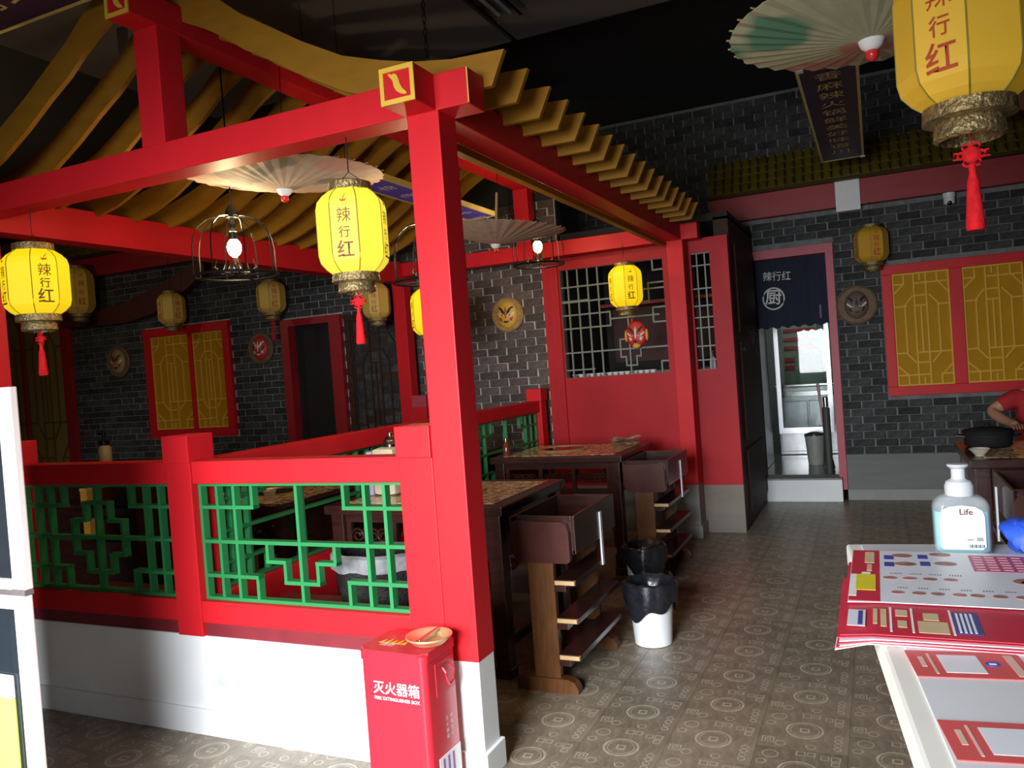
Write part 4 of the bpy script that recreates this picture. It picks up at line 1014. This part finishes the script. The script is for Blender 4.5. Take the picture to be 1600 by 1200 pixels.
hd = MB().box(W2, W2+.003, -.04, .075, .36, .47, .001).build('handle_plate', BX, fb)
ht = MB(); ht.tube([(W2+.004, .004, .445), (W2+.018, .0, .43), (W2+.02, .005, .395), (W2+.018, .02, .385), (W2+.02, .045, .395), (W2+.018, .05, .43), (W2+.004, .046, .445)], .004, 7); ht.build('handle', BX, hd, True)
MB().box(W2, W2+.006, .01, .04, .44, .452).build('handle_hinge', CHROME, hd)
WINK = mat('white_print', (.85, .85, .85), .6)
lettering('灭火器箱', .046, WINK, fb, (.012, -D2-.001, .395), FRONT, bold=.0004)
lettering('FIRE EXTINGUISHER BOX', .0158, WINK, fb, (.012, -D2-.001, .362), FRONT)
lettering('火警119', .046, WINK, fb, (.03, -D2-.001, .105), FRONT, bold=.0004)
for i, tx in enumerate(('使用方法', '灭火器箱')):
    for j, c_ in enumerate(tx): lettering(c_, .016, WINK, fb, (W2+.001, .012+.028*(1-i), .27-.02*j), (PI/2, 0, PI/2))
MB().box(W2, W2+.0012, -.05, .085, .045, .16).build('white_label', WINK, fb)
PUR = mat('purple_print', (.3, .12, .4), .6)
for y in (-.03, .0, .03): MB().box(W2+.0012, W2+.002, y, y+.012, .06, .15).build('label_print', PUR, fb)
fl = MB()
for i in range(5): fl.prism([(-.095+.022*i, -.03), (-.075+.022*i, -.03), (-.08+.022*i, .005+.008*(i % 2))], .5225, .5232, 'xy')
fl.build('flame_print', mat('yellow_print', (.75, .4, .03), .6), fb)
lettering('消防', .03, WINK, fb, (-.05, -.045, .5234), (0, 0, 0))
at = thing('ashtray', 'brass ashtray with a crossbar standing on the red extinguisher box', 'ashtray', (-1.415, 2.285, .5225))
MB().lathe([(.05, 0), (.056, .004), (.074, .022), (.079, .024), (.079, .029), (.07, .028), (.05, .008), (.002, .007)], 36).build('dish', BRASS, at, True)
MB().box(-.006, .006, -.07, .07, .027, .033, .001).build('crossbar', CHROME, at)
MB().lathe([(.044, .008), (.044, .009), (.001, .0095)], 24).build('ash_bed', mat('dull_brass_ash', (.5, .36, .16), .5), at)

# ------------------------------------------------------------------ glass screen at the left edge
gsn = thing('glass_screen', 'tall glass screen with a pale aluminium frame at the left edge', 'screen', (-2.6, 1.52, 0))
AL = mat('pale_aluminium', (.8, .76, .74), .4, .2, var=.03)
TG = mat('tinted_glass', (.02, .028, .035), .06, alpha=.82)
MB().box(-2.34, -2.285, 1.5, 1.525, 0, .862, .004).build('lower_stile', AL, gsn, world=True)
MB().box(-2.345, -2.285, 1.505, 1.53, .878, 1.473, .004).build('upper_stile', AL, gsn, world=True)
MB().box(-3.2, -2.285, 1.5, 1.53, .862, .878, .002).build('mid_rail', mat('dark_joint', (.12, .1, .1), .5), gsn, world=True)
for z0, z1 in ((0, .06), (.82, .862), (.878, .91), (1.43, 1.473)): MB().box(-3.2, -2.34, 1.5, 1.525, z0, z1, .003).build('cross_rail', AL, gsn, world=True)
MB().box(-3.2, -3.145, 1.5, 1.525, 0, 1.473, .004).build('left_stile', AL, gsn, world=True)
for z0, z1 in ((.06, .82), (.91, 1.43)): MB().box(-3.145, -2.34, 1.51, 1.516, z0, z1).build('glass_pane', TG, gsn, world=True)
MB().box(-2.66, -2.375, 1.5, 1.509, .32, .55, .004).build('yellow_poster', mat('lime_yellow_print', (.72, .78, .12), .5), gsn, world=True)
MB().box(-2.66, -2.375, 1.5, 1.509, .55, .62, .004).build('white_poster', PAPER, gsn, world=True)

# ------------------------------------------------------------------ white counter with menus, gel and cards
CA = math.radians(6)
ct = thing('counter', 'white service counter with a clear mat at the lower right', 'counter', (-.08, 1.81, 0), CA)
CW = mat('ivory_laminate', (.84, .82, .75), .45, var=.03); 
MB().box(0, 1.1, -1.5, 0, .955, 1.0, .006).build('worktop', CW, ct)
MB().box(.16, 1.07, -1.47, -.1, .08, .955, .003).build('cabinet', CW, ct)
MB().box(.2, 1.04, -1.44, -.13, 0, .08).build('plinth', GREYB, ct)
for i in range(3): MB().box(.18+.29*i, .455+.29*i, -.1, -.092, .12, .9, .003).build('front_panel', CW, ct)
MB().box(.028, 1.06, -1.48, -.012, 1.0, 1.002, .0008).build('soft_mat', mat('soft_grey_vinyl', (.74, .75, .79), .3, var=.02), ct)
RINK2 = mat('menu_red', (.58, .03, .06), .45); BLUI = mat('menu_blue', (.06, .07, .32), .5); CREM = mat('menu_cream', (.66, .5, .3), .5); YELI = mat('menu_yellow', (.78, .65, .03), .5)
MWH = mat('menu_white', (.78, .79, .86), .35, var=.02); PHOTO = mat('menu_photo_brown', (.34, .16, .13), .5, var=.5, scale=60); PHOTO2 = mat('menu_photo_pink', (.5, .2, .2), .5, var=.4, scale=60)
def sheet(name, label, x0, x1, y0, y1, z, rz, m, droop=.0, group=None):
    cx, cy = (x0+x1)/2, (y0+y1)/2
    b = MB(); n = 10; top = []; bot = []
    for i in range(n+1):
        x = (x0-cx)+(x1-x0)*i/n
        dz = -droop*max(0, 1-i/1.3)**2
        top.append([b.b.verts.new((x, y, dz+.0012)) for y in (y0-cy, y1-cy)]); bot.append([b.b.verts.new((x, y, dz)) for y in (y0-cy, y1-cy)])
    for i in range(n):
        b.b.faces.new((top[i][0], top[i+1][0], top[i+1][1], top[i][1])); b.b.faces.new((bot[i][0], bot[i+1][0], bot[i+1][1], bot[i][1]))
        for j in (0, 1): b.b.faces.new((top[i][j], top[i+1][j], bot[i+1][j], bot[i][j]))
    for i in (0, n): b.b.faces.new((top[i][0], top[i][1], bot[i][1], bot[i][0]))
    return thing(name, label, 'menu', (cx, cy, z), rz, group, b.mesh('menu_sheet', m))
for i in range(6):
    sheet('menu_sheet', 'red and white menu sheet in the lower part of the stack on the counter', -.075+.004*random.random(), .37, 1.19+.006*random.random(), 1.5, 1.0028+.0022*i, random.uniform(-.02, .02), RINK2 if i % 2 else MWH, .012-.0015*i, 'menus at the bottom of the stack')
zr = 1.017
m2 = sheet('menu_sheet', 'red printed menu sheet sticking out below the top menu', -.068, .375, 1.195, 1.60, zr, .0, RINK2, .004)
def printed(t, nm, m, rects, z=.0016):
    b = MB(); inv = t.matrix_basis.inverted()
    for x0, x1, y0, y1 in rects: b.box(x0, x1, y0, y1, t.location.z+z-.0004, t.location.z+z)
    return b.build(nm, m, t, world=True)
printed(m2, 'white_block', MWH, [(-.06, -.036, 1.225, 1.30)])
printed(m2, 'blue_block', BLUI, [(.078, .11, 1.215, 1.31)], .002)
printed(m2, 'blue_strip', BLUI, [(-.046, -.04, 1.23, 1.295)], .002)
printed(m2, 'white_strip', WINK, [(-.004, -.001, 1.21, 1.32), (.024, .027, 1.21, 1.32), (.074, .077, 1.21, 1.32)])
printed(m2, 'cream_print', CREM, [(.032, .07, 1.212, 1.262), (.04, .06, 1.268, 1.3), (-.026, -.02, 1.24, 1.31), (-.016, -.008, 1.23, 1.31), (.004, .02, 1.28, 1.31), (.006, .018, 1.23, 1.26)])
printed(m2, 'pale_rows', mat('pale_red_print', (.55, .2, .2), .5), [(.2, .206, 1.23+.018*k, 1.24+.018*k) for k in range(4)]+[(.225+.012*k, .234+.012*k, 1.25, 1.256) for k in range(6)])
printed(m2, 'blue_rows', WINK, [(.082+.006*k, .085+.006*k, 1.22, 1.305) for k in range(4)], .0024)
m1 = sheet('menu_sheet', 'top menu sheet with food pictures on white and a red left border', -.062, .38, 1.335, 1.665, 1.0205, 0.0, MWH, .002)
m1['label'] = 'top menu sheet with food pictures on white and a red left border'
printed(m1, 'red_border', RINK2, [(-.061, -.016, 1.336, 1.664)])
printed(m1, 'yellow_block', YELI, [(-.052, -.022, 1.395, 1.49)], .002)
printed(m1, 'white_flag', WINK, [(-.0615, -.05, 1.36, 1.49), (-.044, -.03, 1.49, 1.505)], .0019)
printed(m1, 'title_block', CREM, [(-.04, -.024, 1.57, 1.65), (-.036, -.028, 1.515, 1.56)], .002)
printed(m1, 'price_panel', mat('menu_rose', (.5, .09, .2), .5), [(.13, .235, 1.535, 1.645)])
printed(m1, 'price_rows', mat('rose_print', (.72, .36, .42), .5), [(.135+.02*a, .149+.02*a, 1.545+.017*k, 1.551+.017*k) for k in range(6) for a in range(5)], .002)
printed(m1, 'blue_tag', BLUI, [(-.008, .008, 1.60, 1.63), (-.008, .008, 1.55, 1.58), (.048, .064, 1.61, 1.64), (.05, .066, 1.56, 1.59), (.24, .262, 1.56, 1.61)])
ph = MB(); ph2 = MB()
def el(b, x, y, rx, ry):
    b.lathe([(1, 0), (1, .0004)], 14, (x, y, m1.location.z+.0013), sx=rx, sy=ry)
for x, y in ((.022, 1.63), (.085, 1.645), (.026, 1.57), (.09, 1.58)): el(ph, x, y, .018, .014)
for k, x in enumerate((.0, .03, .06, .09, .2, .23)): el(ph2 if k % 2 else ph, x, 1.475, .011, .009)
for k, x in enumerate((.01, .04, .066, .096, .12, .15, .18, .212, .24)): el(ph if k % 3 else ph2, x, 1.39, .010, .009)
el(ph, .2, 1.48, .022, .018)
ph.build('food_photo', PHOTO, m1, world=True); ph2.build('food_photo', PHOTO2, m1, world=True)
printed(m1, 'dish_names', mat('grey_print', (.25, .25, .28), .6), [(.0+.03*k+.004*j, .002+.03*k+.004*j, 1.498, 1.506) for k in range(4) for j in range(5)]+[(.01+.03*k+.004*j, .012+.03*k+.004*j, 1.412, 1.42) for k in range(7) for j in range(4)])
SAL = mat('card_coral', (.66, .1, .1), .45, var=.03)
for (cx, cy), lab in (((.083, 1.146), 'coral payment card with a blank white square, nearer the menus'), ((.109, .935), 'coral payment card with a blank white square at the bottom edge of the picture')):
    c = thing('payment_card', lab, 'card', (cx, cy, 1.0022), math.radians(8), 'coral cards on the counter')
    MB().box(-.066, .066, -.045, .045, 0, .0012, .0004).build('card_body', SAL, c)
    MB().box(-.03, .016, -.03, .03, .0012, .0016).build('white_square', MWH, c)
    MB().lathe([(.0085, .0012), (.0085, .0018)], 18, (.029, .002, 0)).build('blue_logo', mat('logo_blue', (.06, .08, .5), .5), c)
    MB().box(-.054, -.048, -.012, .022, .0012, .0016).build('white_print', mat('pale_coral_print', (.72, .5, .42), .5), c)
    MB().box(-.042, -.039, -.035, .034, .0012, .0016).build('thin_print', mat('pale_coral_print', (.72, .5, .42), .5), c)
    MB().box(.048, .058, -.036, .034, .0012, .0016).build('side_print', mat('pale_coral_print', (.72, .5, .42), .5), c)
    MB().box(.029-.004, .029+.004, -.001, .004, .0018, .0021).build('logo_mark', WINK, c)
gl = thing('hand_gel_bottle', 'clear pump bottle of teal hand gel with a white label on the counter', 'bottle', (.131, 1.752, 1.0022), .02)
def rl(b, prof, n=6, cap=True):
    rings = []
    for w_, d, z in prof:
        rings.append([b.b.verts.new((x, y, z)) for x, y in rrect(w_, d, min(w_, d)*.62, n)])
    for A, B in zip(rings, rings[1:]):
        for k in range(len(A)): b.b.faces.new((A[k], A[(k+1) % len(A)], B[(k+1) % len(A)], B[k]))
    b.b.faces.new(rings[0][::-1]); b.b.faces.new(rings[-1]); return b
CLR = mat('clear_plastic', (.75, .8, .84), .08, var=0, alpha=.22)
rl(MB(), [(.044, .026, 0), (.0485, .029, .004), (.049, .03, .09), (.046, .028, .1), (.036, .024, .109), (.024, .022, .113)]).build('bottle_body', CLR, gl, True)
TEAL = mat('teal_gel', (.2, .62, .68), .15, var=.03, alpha=.8)
rl(MB(), [(.042, .024, .004), (.046, .0265, .008), (.0465, .027, .083)]).build('gel', TEAL, gl, True)
FROST = mat('frosted_plastic', (.5, .51, .54), .3, var=.02)
MB().lathe([(.025, .112), (.0255, .13), (.022, .139), (.014, .143), (.0125, .146), (.0125, .163), (.017, .166), (.0195, .169), (.018, .172), (.004, .1735)], 28).build('pump', FROST, gl, True)
lb = [(x, z) for x, z in ((-.035, .012), (.031, .012), (.037, .018), (.037, .075), (.034, .086), (.022, .094), (0, .097), (-.022, .094), (-.034, .088), (-.039, .075), (-.039, .018))]
MB().prism(lb, -.0318, -.0308).build('label', mat('label_white', (.6, .64, .64), .5, var=.01), gl)
lettering('Life', .016, mat('maroon_print', (.1, .012, .01), .7), gl, (.006, -.0322, .084), FRONT, bold=.0003)
q = MB()
for k in range(12): q.box(.008+.0022*k, .008+.0022*k+.0006*(1+k % 3), -.0322, -.0318, .0165, .0225)
for k in range(5): q.box(.022+.0022*k, .0232+.0022*k, -.0322, -.0318, .029, .036)
q.box(.006, .016, -.0322, -.0318, .0305, .032)
q.build('barcode', mat('dark_print', (.04, .04, .045), .7), gl)
q = MB()
for k in range(4): q.box(.002, .03, -.0322, -.0318, .045+.007*k, .0468+.007*k)
q.box(.0, .022, -.0322, -.0318, .0755, .0768)
q.build('small_print', mat('pale_grey_print', (.6, .66, .68), .6), gl)
bb = MB(); bmesh.ops.create_icosphere(bb.b, subdivisions=4, radius=1)
for v in bb.b.verts:
    p = v.co.copy(); k = 1+.10*math.sin(p.x*5+p.y*3)+.07*math.sin(p.z*7-p.y*6)+.04*math.sin(p.x*13+p.z*9)
    sq = [math.copysign(abs(c)**.7, c) for c in p]
    v.co = Vector((sq[0]*.105*k, sq[1]*.055*k, max(-.032, sq[2]*.04*k)))
o = bb.build('blue_bag', mat('blue_plastic_film', (.03, .1, .62), .35, var=.1, scale=20), None, True)
o.location = (.318, 1.775, 1.0345); tag(o, 'crumpled bright blue plastic bag on the counter beside the hand gel', 'bag')

# ------------------------------------------------------------------ dark pot and cup on the right table
pt = thing('stock_pot', 'low black pot with lid on the dark table at the right', 'pot', (.535, 5.08, .802))
MB().lathe([(.1, 0), (.115, .01), (.12, .075), (.126, .08), (.126, .086), (.115, .086)], 32).build('pot_body', mat('sooty_black', (.012, .011, .011), .7, spec=.15), pt, True)
MB().lathe([(.122, .086), (.115, .095), (.05, .108), (.014, .11), (.014, .12), (.022, .123), (.018, .13)], 32).build('lid', mat('sooty_black', (.012, .011, .011), .7, spec=.15), pt, True)
for g in (-1, 1): MB().tube([(g*.112, -.03, .06), (g*.15, -.025, .065), (g*.15, .025, .065), (g*.112, .03, .06)], .007, 7).build('handle', BLACKM, pt, True)
o = thing('small_bowl', 'small cream bowl beside the black pot on the right table', 'bowl', (.455, 4.7, .802))
MB().lathe([(.02, 0), (.024, .004), (.05, .035), (.048, .036), (.025, .008), (.002, .007)], 20).build('bowl_body', mat('cream_ceramic', (.5, .47, .36), .35), o, True)
MB().lathe([(.022, -.001), (.022, .004), (.014, .004)], 18).build('foot_ring', mat('cream_ceramic', (.5, .47, .36), .35), o, True)

# ------------------------------------------------------------------ seated person at the right edge
sto = thing('stool', 'red plastic stool under the seated person at the right edge', 'stool', (.99, 6.55, 0))
MB().box(.83, 1.15, 6.39, 6.71, .43, .46, .012).build('seat', mat('red_plastic', (.5, .02, .03), .4), sto, world=True)
for gx in (-1, 1):
    for gy in (-1, 1): MB().tube([(.99+gx*.13, 6.55+gy*.13, .435), (.99+gx*.155, 6.55+gy*.155, 0)], .018, 8).build('leg', mat('red_plastic', (.5, .02, .03), .4), sto, True, world=True)
def skin(name, verts, edges, m, parent, root=0, sub=2):
    me = bpy.data.meshes.new(name); me.from_pydata([v[:3] for v in verts], edges, []); me.materials.append(m)
    o = bpy.data.objects.new(name, me); COL.objects.link(o); 
    if parent is not None: o.parent = parent
    md = o.modifiers.new('skin', 'SKIN'); md.use_smooth_shade = True
    for i, v in enumerate(verts):
        sv = me.skin_vertices[0].data[i]; r = v[3]; sv.radius = (r, r) if not isinstance(r, tuple) else r
        sv.use_root = i == root
    ss = o.modifiers.new('smooth', 'SUBSURF'); ss.levels = sub; ss.render_levels = sub
    dg = bpy.context.evaluated_depsgraph_get(); fin = bpy.data.meshes.new_from_object(o.evaluated_get(dg))
    o.modifiers.clear(); o.data = fin; fin.polygons.foreach_set('use_smooth', [True]*len(fin.polygons))
    return o
pe = thing('person', 'person in a red short sleeved shirt seated at the right edge, elbow out', 'person', (.99, 6.5, 0))
# local coordinates; faces -Y
V = [(0, .08, .55, .115), (0, .04, .68, .11), (0, -.02, .84, .125), (0, -.07, .96, .1), (0, -.1, 1.04, .05), (0, -.13, 1.1, .048),
     (-.13, -.06, .965, .055), (-.18, -.08, .95, .05), (-.29, -.1, .88, .043), (-.24, -.24, .84, .036), (-.2, -.34, .82, .028), (-.18, -.40, .81, .03),
     (.13, -.06, .965, .055), (.18, -.08, .95, .05), (.28, -.12, .85, .043), (.2, -.28, .83, .036), (.14, -.36, .82, .028), (.1, -.41, .81, .03),
     (-.1, .0, .53, .085), (-.13, -.36, .53, .06), (-.14, -.36, .28, .05), (-.14, -.34, .1, .038), (-.145, -.44, .035, .032),
     (.1, .0, .53, .085), (.13, -.36, .53, .06), (.14, -.36, .28, .05), (.14, -.34, .1, .038), (.145, -.44, .035, .032)]
Ed = [(0, 1), (1, 2), (2, 3), (3, 4), (4, 5), (3, 6), (6, 7), (7, 8), (8, 9), (9, 10), (10, 11), (3, 12), (12, 13), (13, 14), (14, 15), (15, 16), (16, 17), (0, 18), (18, 19), (19, 20), (20, 21), (21, 22), (0, 23), (23, 24), (24, 25), (25, 26), (26, 27)]
body = skin('body', V, Ed, SKIN, pe)
hb = MB().ell((0, -.15, 1.19), (.075, .095, .115), 20, 16).build('head', SKIN, body, True)
MB().ell((0, -.135, 1.215), (.082, .098, .105), 20, 16).build('hair', HAIR, body, True)
fc = MB().tube([(0, -.243, 1.2), (0, -.262, 1.175), (0, -.245, 1.168)], [.006, .012, .008], 8)
for g in (-1, 1): fc.ell((g*.076, -.14, 1.185), (.012, .018, .03), 10, 8)
fc.build('nose_and_ears', SKIN, body, True)
for g in (-1, 1): MB().ell((g*.03, -.236, 1.195), (.012, .008, .006), 10, 8).build('eye', mat('dark_eye', (.02, .015, .01), .2), body, True)
MB().tube([(-.022, -.237, 1.143), (0, -.243, 1.141), (.022, -.237, 1.143)], [.003, .006, .003], 7).build('mouth', mat('lip_pink', (.4, .12, .1), .5), body, True)
for g, bx in ((-1, -.18), (1, .1)):
    for k in range(4):
        x0 = bx-.024+.016*k
        L_ = (.062, .07, .068, .054)[k]
        skin('finger', [(x0, -.40, .812, .0085), (x0, -.40-L_*.5, .812, .008), (x0+.001, -.40-L_*.85, .8, .0075), (x0+.001, -.40-L_, .788, .006)], [(0, 1), (1, 2), (2, 3)], SKIN, body, sub=1)
    skin('thumb', [(bx+(.02 if g < 0 else -.02), -.385, .81, .011), (bx+(.045 if g < 0 else -.045), -.41, .805, .009), (bx+(.05 if g < 0 else -.05), -.44, .797, .007)], [(0, 1), (1, 2)], SKIN, body, sub=1)
sv_ = [(v[0], v[1], v[2], v[3]*1.12+.008) for v in V]
sh_ = [sv_[0], sv_[1], sv_[2], sv_[3], (0, -.085, 1.0, .07), sv_[6], sv_[7], (-.25, -.092, .906, .06), sv_[12], sv_[13], (.24, -.105, .89, .06)]
skin('shirt', sh_, [(0, 1), (1, 2), (2, 3), (3, 4), (3, 5), (5, 6), (6, 7), (3, 8), (8, 9), (9, 10)], SHIRT, pe)
tr_ = [sv_[0], sv_[18], sv_[19], sv_[20], sv_[21], sv_[23], sv_[24], sv_[25], sv_[26]]
skin('trousers', tr_, [(0, 1), (1, 2), (2, 3), (3, 4), (0, 5), (5, 6), (6, 7), (7, 8)], TROUS, pe)
for g in (-1, 1): MB().box(g*.143-.045, g*.143+.045, -.5, -.26, 0, .07, .025).build('shoe', BLACKM, pe, True)
